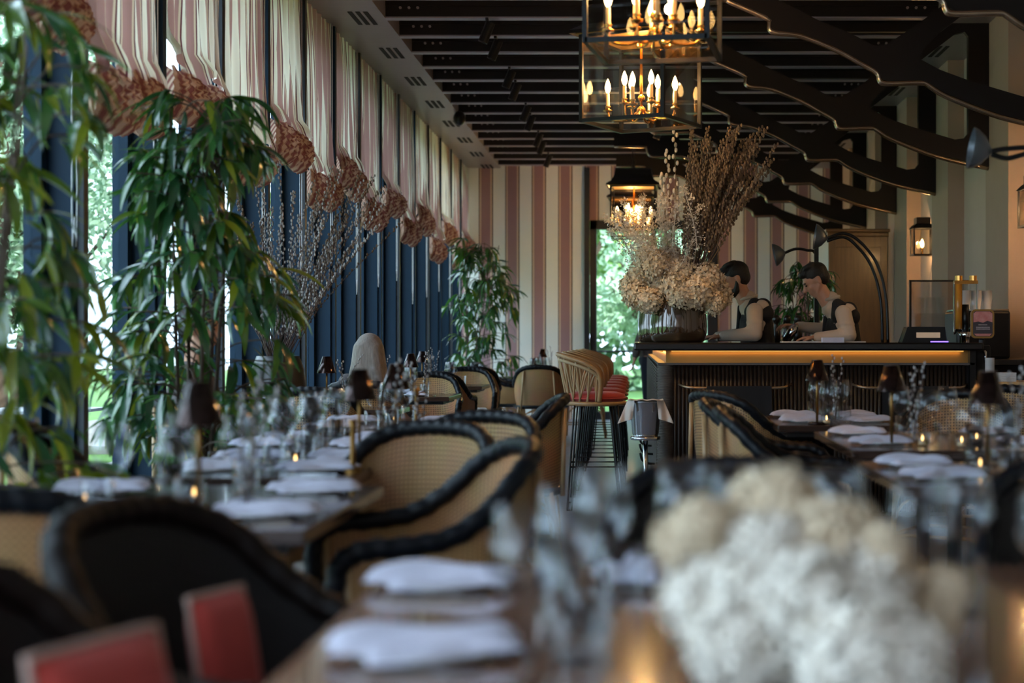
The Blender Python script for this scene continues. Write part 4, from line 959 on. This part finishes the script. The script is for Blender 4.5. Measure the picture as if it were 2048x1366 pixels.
# table lamps
def lamp_proto():
    t = thing('table_lamp', '', 'table lamp')
    obj('shade', MB().lathe([(.060, .222), (.027, .325), (.024, .322), (.058, .222)], n=28), M['lampshade'], t, True)
    obj('shade_top', MB().lathe([(.0272, .324), (.0272, .3265), (0, .3265)], n=28), M['lampshade'], t)
    obj('pole', MB().cyl((0, 0, .01), (0, 0, .31), .006), M['brassdark'], t, True)
    obj('base', MB().lathe([(0, .012), (.045, .012), (.05, .006), (.05, 0), (0, 0)], n=24), M['lampshade'], t, True)
    return Proto(t)
lp = lamp_proto()
LAMPS = [(-1.03, 3.55, 'A', 'blurred, on the nearest left table'), (-.93, 5.08, 'B', 'second on the left, before the seated woman'), (-1.0, 6.30, 'C', 'third on the left, right of the second'), (-1.93, 9.42, 'H', 'at the window just left of the woman'), (-2.10, 11.8, 'E', 'at the window directly behind the woman'), (-2.02, 12.02, 'E', 'right behind the woman, beyond her chair'),
         (-2.02, 14.3, 'F', 'small, left of the far plant'), (-1.15, 18.9, 'G', 'farthest, on the table below the striped wall'), (1.03, 6.0, 'R', 'right side, reflecting gold behind wine glasses'), (1.12, 4.75, 'T', 'right picture edge, dark shade'), (.93, 7.62, 'S', 'right side, black, in front of the bar ribs')]
LAMPS[5] = (-1.72, 11.55, 'E', 'between the woman and the far plant')
for x, y, key, lb in LAMPS: lp.place((x, y, TZ), 0, 'small bronze cone table lamp, ' + lb, 'bronze table lamps')
# bud vases with catkin sprigs
SV = MB().lathe([(0, 0), (.022, 0), (.026, .03), (.012, .09), (.013, .12), (.011, .12), (.010, .09), (.022, .03), (0, .004)], n=16); SVM = mesh('glass_body', SV, M['winegl'], True)
sprigs = [willow_mesh(200 + k, .27 + .02 * k, (ru(-.05, .09), ru(-.03, .03)), M['budpale'], M['twig'], .0068, .25, 12) for k in range(4)]
for k, (x, y, lb) in enumerate([(LX + .10, LY + .05, l_) for LX, LY, _, l_ in LAMPS]):
    t = thing('bud_vase', 'catkin sprigs by lamp ' + lb, 'vase', (x, y, TZ), ru(0, 6) if k > 2 else 0, 'bud vases with sprigs')
    obj('glass_body', SVM, None, t)
    for j in range(3):
        a, b = sprigs[(k + j) % 4]; o = obj('sprig', a, None, t, loc=(0, 0, .02)); o.rotation_euler = (ru(-.12, .12), ru(-.1, .2), ru(0, 6)); obj('catkins', b, None, o)['kind'] = 'stuff'
# brass wine cooler tubes / pepper mills seen between the glasses
for k, (x, y, h, lb) in enumerate(((-.80, 4.55 + .25, .17, 'slim brass candle stand on the second left table near its aisle edge'), (-.93, 7.1, .2, 'brass candle stand on the fourth left table'))):
    t = thing('brass_candlestick', lb, 'candlestick', (x - .1, y, TZ)); obj('body', MB().lathe([(.03, 0), (.03, .01), (.009, .02), (.009, h - .03), (.013, h), (0, h)], n=16), M['brassdark'], t, True)
# foreground bouquet
fb = thing('table_bouquet', 'large blurred white and cream hydrangea bouquet on the foreground table', 'bouquet', (.20, 1.80, TZ)); fb.scale = (.80, .80, .82)
obj('vase', MB().lathe([(0, 0), (.05, 0), (.065, .03), (.06, .075), (.045, .09), (.042, .09), (.055, .06), (.045, .01), (0, .008)], n=24), M['winegl'], fb, True)
FBH = [(-.135, .02, .135, .80, 1), (-.07, -.02, .15, .85, 1), (-.10, .06, .205, .75, 0), (-.03, .07, .25, .78, 0), (.03, .03, .205, .8, 0), (.0, -.06, .13, .95, 1), (.075, .05, .19, .72, 0), (.09, -.02, .14, .8, 1), (.15, .05, .14, .62, 0), (-.155, .05, .185, .5, 0), (.055, -.13, .075, .95, 1), (.12, -.12, .07, .8, 1), (.20, .03, .105, .5, 0), (-.05, .0, .20, .7, 1), (-.10, -.06, .08, .8, 1), (.0, .1, .18, .7, 0), (-.185, .03, .215, .42, 0), (-.15, .0, .245, .45, 0), (.085, .06, .225, .5, 0), (-.03, .07, .275, .5, 0), (.22, .04, .14, .42, 0), (.12, .0, .20, .5, 0)]
for i, (x, y, z, s_, w_) in enumerate(FBH):
    o = obj('flower_head', (FW[i % 2] if w_ else FH[i % 3]), None, fb, loc=(x, y, z)); o.scale = (s_, s_, s_); o.rotation_euler = (ru(0, 6), ru(0, 6), 0)
sm = MB()
for x, y, z, s_, w_ in FBH: sm.tube([(x * .1, y * .1, .01), (x * .4, y * .4, .09), (x, y, z)], .0025, 4)
obj('stems', sm, M['twig'], fb)['kind'] = 'stuff'

# ================================================================ PLANTS
def leaf_mesh(m, L, w, droop, seed):
    R = random.Random(seed); mb = MB(); n = 7; vs = []
    for i in range(n + 1):
        t = i / n; a = droop * t; x = L * t * math.cos(a * .7); z = -L * t * math.sin(a * .7) * .9; ww = w * (math.sin(PI * min(1, t * .93 + .05)) ** .8) * (1 - .25 * t); cu = .25 * ww
        vs += [(x, -ww, z + cu), (x, 0, z), (x, ww, z + cu)]
    fs = []
    for i in range(n):
        for k in range(2): a = i * 3 + k; fs.append((a, a + 1, a + 4, a + 3))
    mb.add(vs, fs); return mb
def plant(label, loc, h, env, nleaf, L, mats_w, seed, stems=4, pot_r=.2, zlo=.7, part=300):
    """env(z)->(cx, cy, radius) in local coordinates"""
    t = thing('potted_plant', label, 'plant', loc, 0, 'tall long leaved plants'); R = random.Random(seed)
    obj('pot', MB().lathe([(0, 0), (pot_r * .75, 0), (pot_r, .38), (pot_r * 1.04, .4), (pot_r * .95, .4), (pot_r * .9, .36), (0, .36)], n=28), M['pot'], t, True)
    sp_ = []
    for k in range(stems):
        a = 2 * PI * k / stems + R.uniform(-.4, .4); cx, cy, r = env(h * .75)
        ax = catmull([(.05 * math.cos(a), .05 * math.sin(a), .34), (cx * .4 + .10 * math.cos(a), cy * .4 + .10 * math.sin(a), h * .45), (cx + r * .45 * math.cos(a), cy + r * .45 * math.sin(a), h * R.uniform(.88, .98))], 14)
        sp_.append(ax); obj('stem', MB().tube(ax, [.014 * (1 - .75 * i / len(ax)) for i in range(len(ax))], 7), M['bark'], t, True)
    protos = [[leaf_mesh(None, L * f, L * .095, d_, k) for k, (f, d_) in enumerate(((1, .5), (.85, .9), (1.1, .75), (.7, .3)))]]
    meshes = {}
    mass = {}
    br = MB(); cnt = 0; items = []
    while cnt < nleaf:
        z = R.uniform(zlo, h * 1.0); ax = R.choice(sp_); p = min(ax, key=lambda q: abs(q.z - z)); cx, cy, r = env(z)
        a = R.uniform(0, 2 * PI); rr = r * R.uniform(.25, 1) ** .7; tip = Vector((cx + rr * math.cos(a), cy + rr * math.sin(a), z)); 
        src = ax[max(0, min(range(len(ax)), key=lambda i: abs(ax[i].z - (z - .15))))]
        tw = catmull([src, (src + tip) / 2 + Vector((0, 0, .06)), tip], 4); br.tube(tw, .0035, 4, cap=False)
        dr = (tip - src); dr.z = 0; ang = math.atan2(dr.y, dr.x)
        for j in range(R.randint(6, 10)):
            la = ang + R.uniform(-1.3, 1.3); pos = tw[-1].lerp(tw[R.randint(2, len(tw) - 2)], R.uniform(0, .5)); pitch = R.uniform(-.1, 1.15)
            items.append((pos, la, pitch, R.uniform(-.5, .5), R.randint(0, 3), R.choices(range(len(mats_w)), [w for _, w in mats_w])[0], R.uniform(.75, 1.15))); cnt += 1
    items.sort(key=lambda q: q[0].y)
    for k, (pos, la, pitch, roll, v, mi, sc) in enumerate(items):
        m = mats_w[mi][0]
        if k < part:
            if (v, mi) not in meshes: meshes[(v, mi)] = mesh('leaf', protos[0][v], m, True)
            o = obj('leaf', meshes[(v, mi)], None, t, loc=pos); o.rotation_euler = (roll, pitch, la); o.scale = (sc, sc, sc)
        else:
            M4 = Matrix.Translation(pos) @ Euler((roll, pitch, la)).to_matrix().to_4x4() @ Matrix.Scale(sc, 4); mb = mass.setdefault(mi, MB()); pr = protos[0][v]; mb.add([M4 @ Vector(q) for q in pr.v], pr.f)
    for mi, mb in mass.items(): obj('leaf_mass', mb, mats_w[mi][0], t, True)['kind'] = 'stuff'
    obj('twigs', br, M['bark'], t)['kind'] = 'stuff'
    return t
A_, B_, C_, D_ = M['leafA'], M['leafB'], M['leafC'], M['leafD']
plant('nearest tall plant with long drooping yellow green leaves at the left picture edge', (-2.0, 4.35, 0), 2.15, lambda z: (.12, -.05, .35), 620, .20, [(A_, .25), (B_, .25), (C_, .35), (D_, .15)], 3, 5, zlo=.72)
plant('second tall plant with dense deep green leaves before the windows', (-1.98, 6.75, 0), 2.26, lambda z: (.08, -.2, .26 if z > 1.9 else (.34 if z > 1.5 else .44)), 1100, .21, [(A_, .4), (B_, .05), (C_, .15), (D_, .4)], 4, 5, zlo=.72)
plant('far tall plant with long green leaves in the corner by the striped wall', (-2.15, 18.3 + 1.4, 0), 2.55, lambda z: (.15, 0, .50 if z < 2.1 else .35), 900, .24, [(A_, .5), (C_, .15), (D_, .35)], 5, 5, zlo=.55)
plant('smaller feathery green plant between the two bartenders', (1.72, 14.6, 0), 1.95, lambda z: (-.05, 0, .34), 420, .17, [(A_, .5), (D_, .5)], 6, 4, zlo=1.15)
# catkin bush in a tall vase at the window
cv = thing('catkin_arrangement', 'wide spray of silvery catkin branches in a tall dark vase at the windows', 'arrangement', (-2.22, 9.35, 0))
obj('vase', MB().lathe([(0, 0), (.12, 0), (.17, .25), (.2, .7), (.16, 1.0), (.13, 1.08), (.12, 1.08), (.15, .98), (.18, .7), (0, .1)], n=32), M['pot'], cv, True)
for i in range(74):
    L = ru(.85, 1.3); a_ = ru(-.75, .85); ln = (math.sin(a_) * L * .8, ru(-.22, .22)); a, b = willow_mesh(300 + i, L * math.cos(a_ * .6), ln, M['budpale'] if i % 3 else M['bud'], M['twig'], .0085, .3, 40, .09)
    o = obj('catkin_branch', a, None, cv, loc=(ru(-.05, .05), ru(-.05, .05), 1.0)); obj('catkins', b, None, o)['kind'] = 'stuff'

# ================================================================ PEOPLE
def rotpts(mb, mt): mb.v = [tuple(mt @ Vector(p)) for p in mb.v]; return mb
def head_mb(c, tilt, yaw=0, beard=False):
    """head facing -X before rotation; c = centre of skull; tilt>0 looks down"""
    m = MB()
    m.ell((.012, 0, .025), (.098, .077, .088), 18, 12)           # skull
    m.ell((-.028, 0, -.035), (.066, .060, .082), 16, 10)         # face
    m.ell((-.05, 0, -.095), (.034, .036, .026), 12, 8)           # chin
    m.cap((-.072, -.028, .022), (-.072, .028, .022), .022, .022, 10)  # brow
    m.cap((-.088, 0, .012), (-.112, 0, -.028), .010, .014, 10)   # nose
    m.ell((-.104, .010, -.033), (.012, .009, .008), 8, 6); m.ell((-.104, -.010, -.033), (.012, .009, .008), 8, 6)
    m.cap((-.086, -.016, -.060), (-.086, .016, -.060), .0095, .0095, 8); m.cap((-.083, -.014, -.072), (-.083, .014, -.072), .010, .010, 8)
    for s_ in (-1, 1):
        m.ell((-.058, s_ * .034, -.028), (.026, .020, .022), 10, 8)   # cheeks
        m.ell((.012, s_ * .078, -.010), (.018, .008, .032), 10, 8); m.cap((.0, s_ * .05, -.045), (-.04, s_ * .035, -.085), .022, .02, 8)
    mt = Matrix.Translation(c) @ Matrix.Rotation(yaw, 4, 'Z') @ Matrix.Rotation(-tilt, 4, 'Y')
    return rotpts(m, mt), mt
def hair_mb(mt, long=False, quiff=True):
    m = MB(); m.ell((.022, 0, .042), (.100, .083, .085), 18, 12); m.ell((.045, 0, -.0), (.070, .078, .072), 14, 10)
    if quiff:
        for k in range(9): a = -.8 + 1.6 * k / 8; m.ell((-.055 + .01 * abs(a), .055 * a, .088 + .006 * math.sin(k * 3)), (.040, .02, .028), 8, 6)
        for k in range(7): m.ell((.0 + .02 * math.sin(k * 2), -.06 + .02 * k, .115), (.045, .02, .02), 8, 6)
    return rotpts(m, mt)
def hand_mb(m, wrist, d, up, curl=.5, side=1, sc=1.0):
    """wrist point, direction of palm, up normal; adds palm, four curled fingers and a thumb"""
    d = Vector(d).normalized(); up = Vector(up); up = (up - d * up.dot(d)).normalized(); s = d.cross(up) * side; w = Vector(wrist)
    for k in range(4):
        off = s * (-.027 + .018 * k) * sc; m.cap(w + off * .6 + d * .012 * sc, w + off + d * .085 * sc, .014 * sc, .0115 * sc, 8)
        a = 0; p = w + off + d * .085 * sc; L = (.036, .042, .040, .030)[k] * sc
        for seg, f in enumerate((1, .72, .55)):
            a += curl * (.8 if seg == 0 else 1); dd = d * math.cos(a) - up * math.sin(a); q = p + dd * L * f; m.cap(p, q, (.0098 - .0008 * seg) * sc, (.0090 - .0010 * seg) * sc, 8); p = q
    t0 = w - s * .022 * sc + d * .02 * sc; t1 = t0 - s * .026 * sc + d * .032 * sc - up * .010 * sc; t2 = t1 + d * .03 * sc - up * .012 * sc - s * .004 * sc; m.cap(t0, t1, .014 * sc, .011 * sc, 8); m.cap(t1, t2, .0105 * sc, .0085 * sc, 8)
def eyes(mt, root):
    e = MB()
    for s_ in (-1, 1): e.ell((-.084, s_ * .030, .002), (.008, .012, .006), 8, 6)
    obj('eyes', rotpts(e, mt), M['eye'], root, True)
    e = MB()
    for s_ in (-1, 1): e.tube([(-.088, s_ * .014, .020), (-.092, s_ * .032, .025), (-.083, s_ * .05, .02)], .0045, 6)
    obj('eyebrows', rotpts(e, mt), M['hairdark'], root, True)
def bartender(label, X, Y, hc, tilt, torso, near, far, beard, hold=False):
    """torso: list of (x, z) pelvis, chest, neck ; near/far: shoulder, elbow, wrist, hand direction"""
    t = thing('person', label, 'person', (X, Y, 0), 0, 'bartenders behind the bar')
    pel, che, nek = torso
    m, mt = head_mb(hc, tilt)
    m.cap((nek[0], 0, nek[1] - .05), (hc[0] + .028, 0, hc[1 + 1] - .06), .062, .056, 14)
    body = [((pel[0], 0, pel[1]), .13), ((che[0], 0, che[1]), .14)]
    m.ell((che[0], 0, che[1]), (.10, .15, .17), 14, 10); m.ell((pel[0], 0, pel[1]), (.10, .14, .15), 14, 10); m.cap((pel[0], 0, pel[1]), (che[0], 0, che[1]), .09, .09)
    for s_ in (-1, 1): m.cap((pel[0], s_ * .08, pel[1] - .05), (pel[0] + .02, s_ * .09, .48), .085, .06); m.cap((pel[0] + .02, s_ * .09, .48), (pel[0] + .04, s_ * .09, .09), .055, .042)
    for (sh, el, wr, hd) in (near, far):
        m.cap(sh, el, .045, .038); m.cap(el, wr, .038, .026); hand_mb(m, wr, hd, (0, 0, 1), .42 if hd[2] > -.4 else .8, 1 if sh[1] < 0 else -1)
    blob('body', m, M['skin'], t, .0062, 2)
    eyes(mt, t)
    h = hair_mb(mt, quiff=True); blob('hair', h, M['hairdark'], t, .0075, 1)
    if beard:
        b = MB().ell((-.038, 0, -.078), (.062, .060, .046), 14, 10)
        for s_ in (-1, 1): b.cap((.0, s_ * .066, -.02), (-.03, s_ * .048, -.08), .013, .024, 8)
        b.cap((-.094, -.018, -.048), (-.094, .018, -.048), .006, .006, 8)
        blob('beard', rotpts(b, mt), M['hairdark'], t, .007, 1)
    # shirt: sleeves, collar, torso
    s = MB(); s.ell((che[0], 0, che[1] + .01), (.112, .165, .175), 16, 10); s.ell((pel[0], 0, pel[1] + .02), (.108, .15, .15), 14, 10); s.cap((pel[0], 0, pel[1]), (che[0], 0, che[1]), .105, .11)
    s.cap((che[0] + .03, -.10, che[1] + .12), (che[0] + .03, .10, che[1] + .12), .062, .062); s.cap((nek[0] + .014, 0, nek[1] - .06), (nek[0] + .0, 0, nek[1] + .004), .085, .064)
    for (sh, el, wr, hd) in (near, far):
        a, b, c = Vector(sh), Vector(el), Vector(wr); s.cap(a, b, .062, .054); s.cap(b, b.lerp(c, .93), .056, .037)
        for q in range(3): pnt = a.lerp(b, .5 + .17 * q); s.ell(pnt, (.066 - .004 * q, .066 - .004 * q, .03), 10, 6)
    blob('shirt', s, M['shirt'], t, .0085, 2)
    v = MB(); v.ell((che[0], 0, che[1] - .015), (.128, .158, .165), 18, 12); v.ell((pel[0], 0, pel[1] + .04), (.122, .165, .15), 16, 10); v.cap((pel[0], 0, pel[1] + .02), (che[0], 0, che[1]), .122, .128)
    for s_ in (-1, 1): v.cap((che[0] - .035, s_ * .105, che[1] + .09), (nek[0] + .035, s_ * .085, nek[1] - .03), .062, .040); v.cap((che[0] + .055, s_ * .105, che[1] + .08), (nek[0] + .040, s_ * .085, nek[1] - .03), .068, .042)
    v.cap((che[0] + .045, -.05, che[1] + .13), (che[0] + .045, .05, che[1] + .13), .065, .065)
    blob('waistcoat', v, M['vest'], t, .0085, 2)
    col = MB().tube([(nek[0] + .062 * math.cos(a) - .004, .062 * math.sin(a), nek[1] + .012 - .03 * math.cos(a) * -1 * .55) for a in [2 * PI * k / 20 for k in range(20)]], .013, 8, closed=True); obj('collar', col, M['shirt'], t, True)
    obj('tie', MB().cap((che[0] - .118, 0, che[1] + .13), (che[0] - .125, 0, che[1] - .03), .016, .02, 8), M['vest'], t, True)
    tr = MB(); tr.ell((pel[0], 0, pel[1] - .08), (.125, .17, .12), 14, 10)
    for s_ in (-1, 1): tr.cap((pel[0], s_ * .08, pel[1] - .08), (pel[0] + .02, s_ * .09, .48), .095, .075); tr.cap((pel[0] + .02, s_ * .09, .48), (pel[0] + .04, s_ * .09, .09), .072, .06)
    blob('trousers', tr, M['trouser'], t, .014, 1)
    sh_ = MB()
    for s_ in (-1, 1): sh_.cap((pel[0] + .05, s_ * .09, .045), (pel[0] - .13, s_ * .09, .035), .045, .034)
    blob('shoes', sh_, M['black'], t, .012, 1)
    return t
# local x: negative = left in the picture; origin at pelvis ground point
bartender('bearded bartender in black waistcoat and ivory shirt bending over the bar, facing left', .89, 10.88, (-.155, 0, 1.622), math.radians(24), ((.02, 1.00), (-.005, 1.29), (-.062, 1.475)),
          ((-.03, -.185, 1.385), (-.03, -.215, 1.225), (-.27, -.16, 1.205), (-1, .1, -.02)), ((-.03, .185, 1.385), (-.05, .215, 1.225), (-.29, .10, 1.205), (-1, -.15, -.02)), True)
b2 = bartender('second bartender in navy waistcoat with tousled hair working a shaker, leaning left', 1.56, 11.12, (-.215, 0, 1.625), math.radians(34), ((.02, 1.00), (-.02, 1.27), (-.10, 1.475)),
          ((-.035, -.19, 1.375), (.0, -.235, 1.215), (-.24, -.18, 1.200), (-1, .1, -.05)), ((-.06, .18, 1.38), (-.11, .20, 1.255), (-.345, .06, 1.285), (-1, -.25, .12)), False)
obj('name_pin', MB().ell((-.150, -.05, 1.36), .006, 8, 6), M['steel'], b2, True)
t = thing('cocktail_shaker', 'steel shaker tilted in the second bartender\'s hands', 'shaker', (1.115, 11.04, 1.168), 0)
mt = Matrix.Translation((0, 0, .006)) @ Matrix.Rotation(math.radians(34), 4, 'Y'); o = MB().lathe([(0, 0), (.028, .0), (.038, .1), (.036, .105), (.028, .13), (.014, .145), (0, .145)], n=20); o = rotpts(o, mt)
obj('cup', o, M['steel'], t, True)
# beer font behind the bar with three round heads
t = thing('bottle_pourers', 'row of three dark capped bottles standing between the bartenders', 'bottles', (1.13, 11.55, 1.163 - .0))
t.location = (1.10, 11.6, 1.10)
for k in range(3): obj('bottle', MB().lathe([(0, 0), (.032, 0), (.034, .08), (.015, .13), (.014, .15), (.026, .165), (.030, .19), (.02, .212), (0, .216)], (k * .085, 0, .06), 16), M['pot'], t, True)
tag(obj('back_bar_shelf', MB().box(.95, 1.46, 11.5, 11.75, 0, 1.16), M['panel'], bevel=.004), 'dark narrow back bar shelf behind the bartenders', 'shelf')
# waiter beyond the bar
t = thing('person', 'waiter in a grey brown rolled sleeve shirt beyond the bar, half hidden by the vase', 'person', (.16, 19.2, 0)); k_ = 1
m, mt = head_mb((0, 0, 1.68), .1, 0); m.cap((.02, 0, 1.48), (.02, 0, 1.6), .06, .055); m.ell((.02, 0, 1.3), (.11, .17, .2)); m.ell((.02, 0, 1.0), (.11, .16, .15)); m.cap((.02, 0, 1.0), (.02, 0, 1.3), .1, .1)
for s_ in (-1, 1): m.cap((.02, s_ * .09, .95), (.02, s_ * .1, .5), .085, .06); m.cap((.02, s_ * .1, .5), (.03, s_ * .1, .08), .058, .04)
arms = (((-.0, -.2, 1.42), (-.10, -.22, 1.16), (-.155, -.22, .945), (-.15, 0, -1)), ((.04, .2, 1.42), (.05, .24, 1.14), (.02, .22, .92), (-.1, 0, -1)))
for sh, el, wr, hd in arms: m.cap(sh, el, .045, .038); m.cap(el, wr, .036, .026); hand_mb(m, wr, hd, (1, 0, 0), .35)
blob('body', m, M['skin'], t, .009, 2); blob('hair', hair_mb(mt), M['hairdark'], t, .011, 1)
s = MB().ell((.02, 0, 1.3), (.13, .19, .21)).ell((.02, 0, 1.02), (.125, .175, .14)); s.cap((.02, 0, 1.0), (.02, 0, 1.3), .12, .125); s.cap((.02, -.12, 1.42), (.02, .12, 1.42), .075, .075)
for sh, el, wr, hd in arms: s.cap(sh, el, .068, .058); s.cap(el, Vector(el).lerp(Vector(wr), .72), .058, .05)
blob('shirt', s, M['greyshirt'], t, .011, 2)
s = MB().ell((.02, 0, .93), (.125, .175, .11))
for s_ in (-1, 1): s.cap((.02, s_ * .09, .92), (.02, s_ * .1, .5), .1, .075); s.cap((.02, s_ * .1, .5), (.03, s_ * .1, .08), .072, .06)
blob('trousers', s, M['trouser'], t, .014, 1)
# seated woman, back to camera
t = thing('person', 'woman with long ash blond hair seated with her back to the camera', 'person', (-1.82, 10.33, 0), -PI / 2)
m, mt = head_mb((0, 0, 1.10), .05); m.cap((.02, 0, .92), (.02, 0, 1.03), .052, .05); m.ell((.03, 0, .78), (.10, .16, .18)); m.ell((.04, 0, .58), (.13, .17, .12)); m.cap((.03, 0, .6), (.03, 0, .8), .1, .1)
for s_ in (-1, 1):
    m.cap((.03, s_ * .09, .56), (-.38, s_ * .09, .54), .085, .06); m.cap((-.38, s_ * .09, .54), (-.40, s_ * .09, .1), .055, .04); m.cap((-.38, s_ * .09, .06), (-.52, s_ * .09, .045), .04, .03)
    m.cap((.03, s_ * .17, .88), (-.05, s_ * .21, .68), .045, .036); m.cap((-.05, s_ * .21, .68), (-.24, s_ * .14, .74), .034, .025); hand_mb(m, (-.25, s_ * .14, .745), (-1, -.2 * s_, 0), (0, 0, 1), .4, s_)
blob('body', m, M['skin'], t, .009, 2)
h = MB().ell((.02, 0, 1.13), (.108, .093, .10), 18, 12).ell((.06, 0, 1.03), (.078, .112, .11), 16, 12).ell((.09, 0, .88), (.045, .125, .20), 16, 12); h.cap((.045, -.02, 1.11), (.075, -.05, .84), .088, .085); h.cap((.045, .02, 1.11), (.075, .06, .84), .088, .09)
for k in range(13): a = -1 + k / 6; h.cap((.06 + .02 * (1 - a * a), .085 * a, 1.06), (.10 + .015 * math.sin(k * 4), .175 * a + .02, .74 + .04 * math.sin(k * 5)), .026, .012, 8)
blob('hair', h, M['hairblond'], t, .008, 1)
s = MB().ell((.03, 0, .78), (.115, .175, .19)).ell((.04, 0, .6), (.14, .18, .12)); s.cap((.03, 0, .6), (.03, 0, .8), .115, .12)
for s_ in (-1, 1): s.cap((.03, s_ * .15, .89), (-.05, s_ * .21, .68), .062, .05); s.cap((-.05, s_ * .21, .68), (-.20, s_ * .155, .73), .05, .036)
blob('pullover', s, M['greyshirt'], t, .011, 2)
s = MB()
for s_ in (-1, 1): s.cap((.04, s_ * .09, .56), (-.38, s_ * .09, .545), .1, .075); s.cap((-.38, s_ * .09, .54), (-.40, s_ * .09, .12), .07, .05)
blob('trousers', s, M['trouser'], t, .014, 1)
# seated man behind the plant, ankle crossed over the knee
t = thing('person', 'seated man behind the large plant, bare shin, maroon sock, dark shoe crossed over', 'person', (-2.26, 7.8, 0), PI)
m, mt = head_mb((0, 0, 1.24), .1); m.cap((.02, 0, 1.04), (.02, 0, 1.16), .06, .055); m.ell((.04, 0, .86), (.11, .17, .2)); m.ell((.05, 0, .6), (.13, .17, .13)); m.cap((.04, 0, .62), (.04, 0, .88), .1, .11)
m.cap((.05, .09, .58), (-.42, .12, .56), .088, .062); m.cap((-.42, .12, .56), (-.42, .12, .1), .056, .042); m.cap((-.42, .12, .05), (-.56, .12, .04), .04, .032)
kn = Vector((-.28, -.16, .80)); an = Vector((-.52, .02, .655)); m.cap((.05, -.09, .6), kn, .088, .062); m.cap(kn, kn.lerp(an, .4), .058, .056); m.cap(kn.lerp(an, .4), an, .054, .036); m.cap(an, an + Vector((-.14, .03, -.03)), .036, .03)
for s_ in (-1, 1): m.cap((.04, s_ * .19, .99), (-.02, s_ * .25, .76), .046, .038); m.cap((-.02, s_ * .25, .76), (-.25, s_ * .15, .82), .036, .027); hand_mb(m, (-.26, s_ * .15, .82), (-1, -.2 * s_, -.1), (0, 0, 1), .4, s_)
blob('body', m, M['skin'], t, .009, 2); blob('hair', hair_mb(mt), M['hairdark'], t, .011, 1); eyes(mt, t)
s = MB(); s.cap((.05, .09, .58), (-.40, .12, .56), .1, .078); s.cap((.05, -.09, .6), kn, .1, .078); s.ell((.05, 0, .58), (.14, .18, .12)); blob('shorts', s, M['denim'], t, .013, 1)
s = MB().ell((.04, 0, .87), (.125, .185, .21)).ell((.05, 0, .66), (.135, .18, .13)); s.cap((.04, 0, .62), (.04, 0, .88), .12, .125); s.cap((.03, -.14, .99), (.03, .14, .99), .07, .07)
for s_ in (-1, 1): s.cap((.04, s_ * .19, .99), (-.02, s_ * .25, .76), .066, .055)
blob('shirt', s, M['greyshirt'], t, .011, 2)
s = MB().cap(kn.lerp(an, .80), an, .044, .044); obj('sock', s, M['maroon'], t, True); obj('sock_band', MB().cap(kn.lerp(an, .76), kn.lerp(an, .79), .0455, .0455), M['white'], t, True)
s = MB().cap(an + Vector((.03, 0, -.02)), an + Vector((-.15, .035, -.045)), .048, .036); blob('shoe', s, M['black'], t, .01, 1)
s = MB()
for k in range(4): p = an + Vector((-.02 - .035 * k, .005 + .007 * k, .012 - .012 * k)); s.tube([p + Vector((0, -.04, -.01)), p + Vector((0, 0, .012)), p + Vector((0, .04, -.01))], .006, 6)
obj('laces', s, M['white'], t, True)
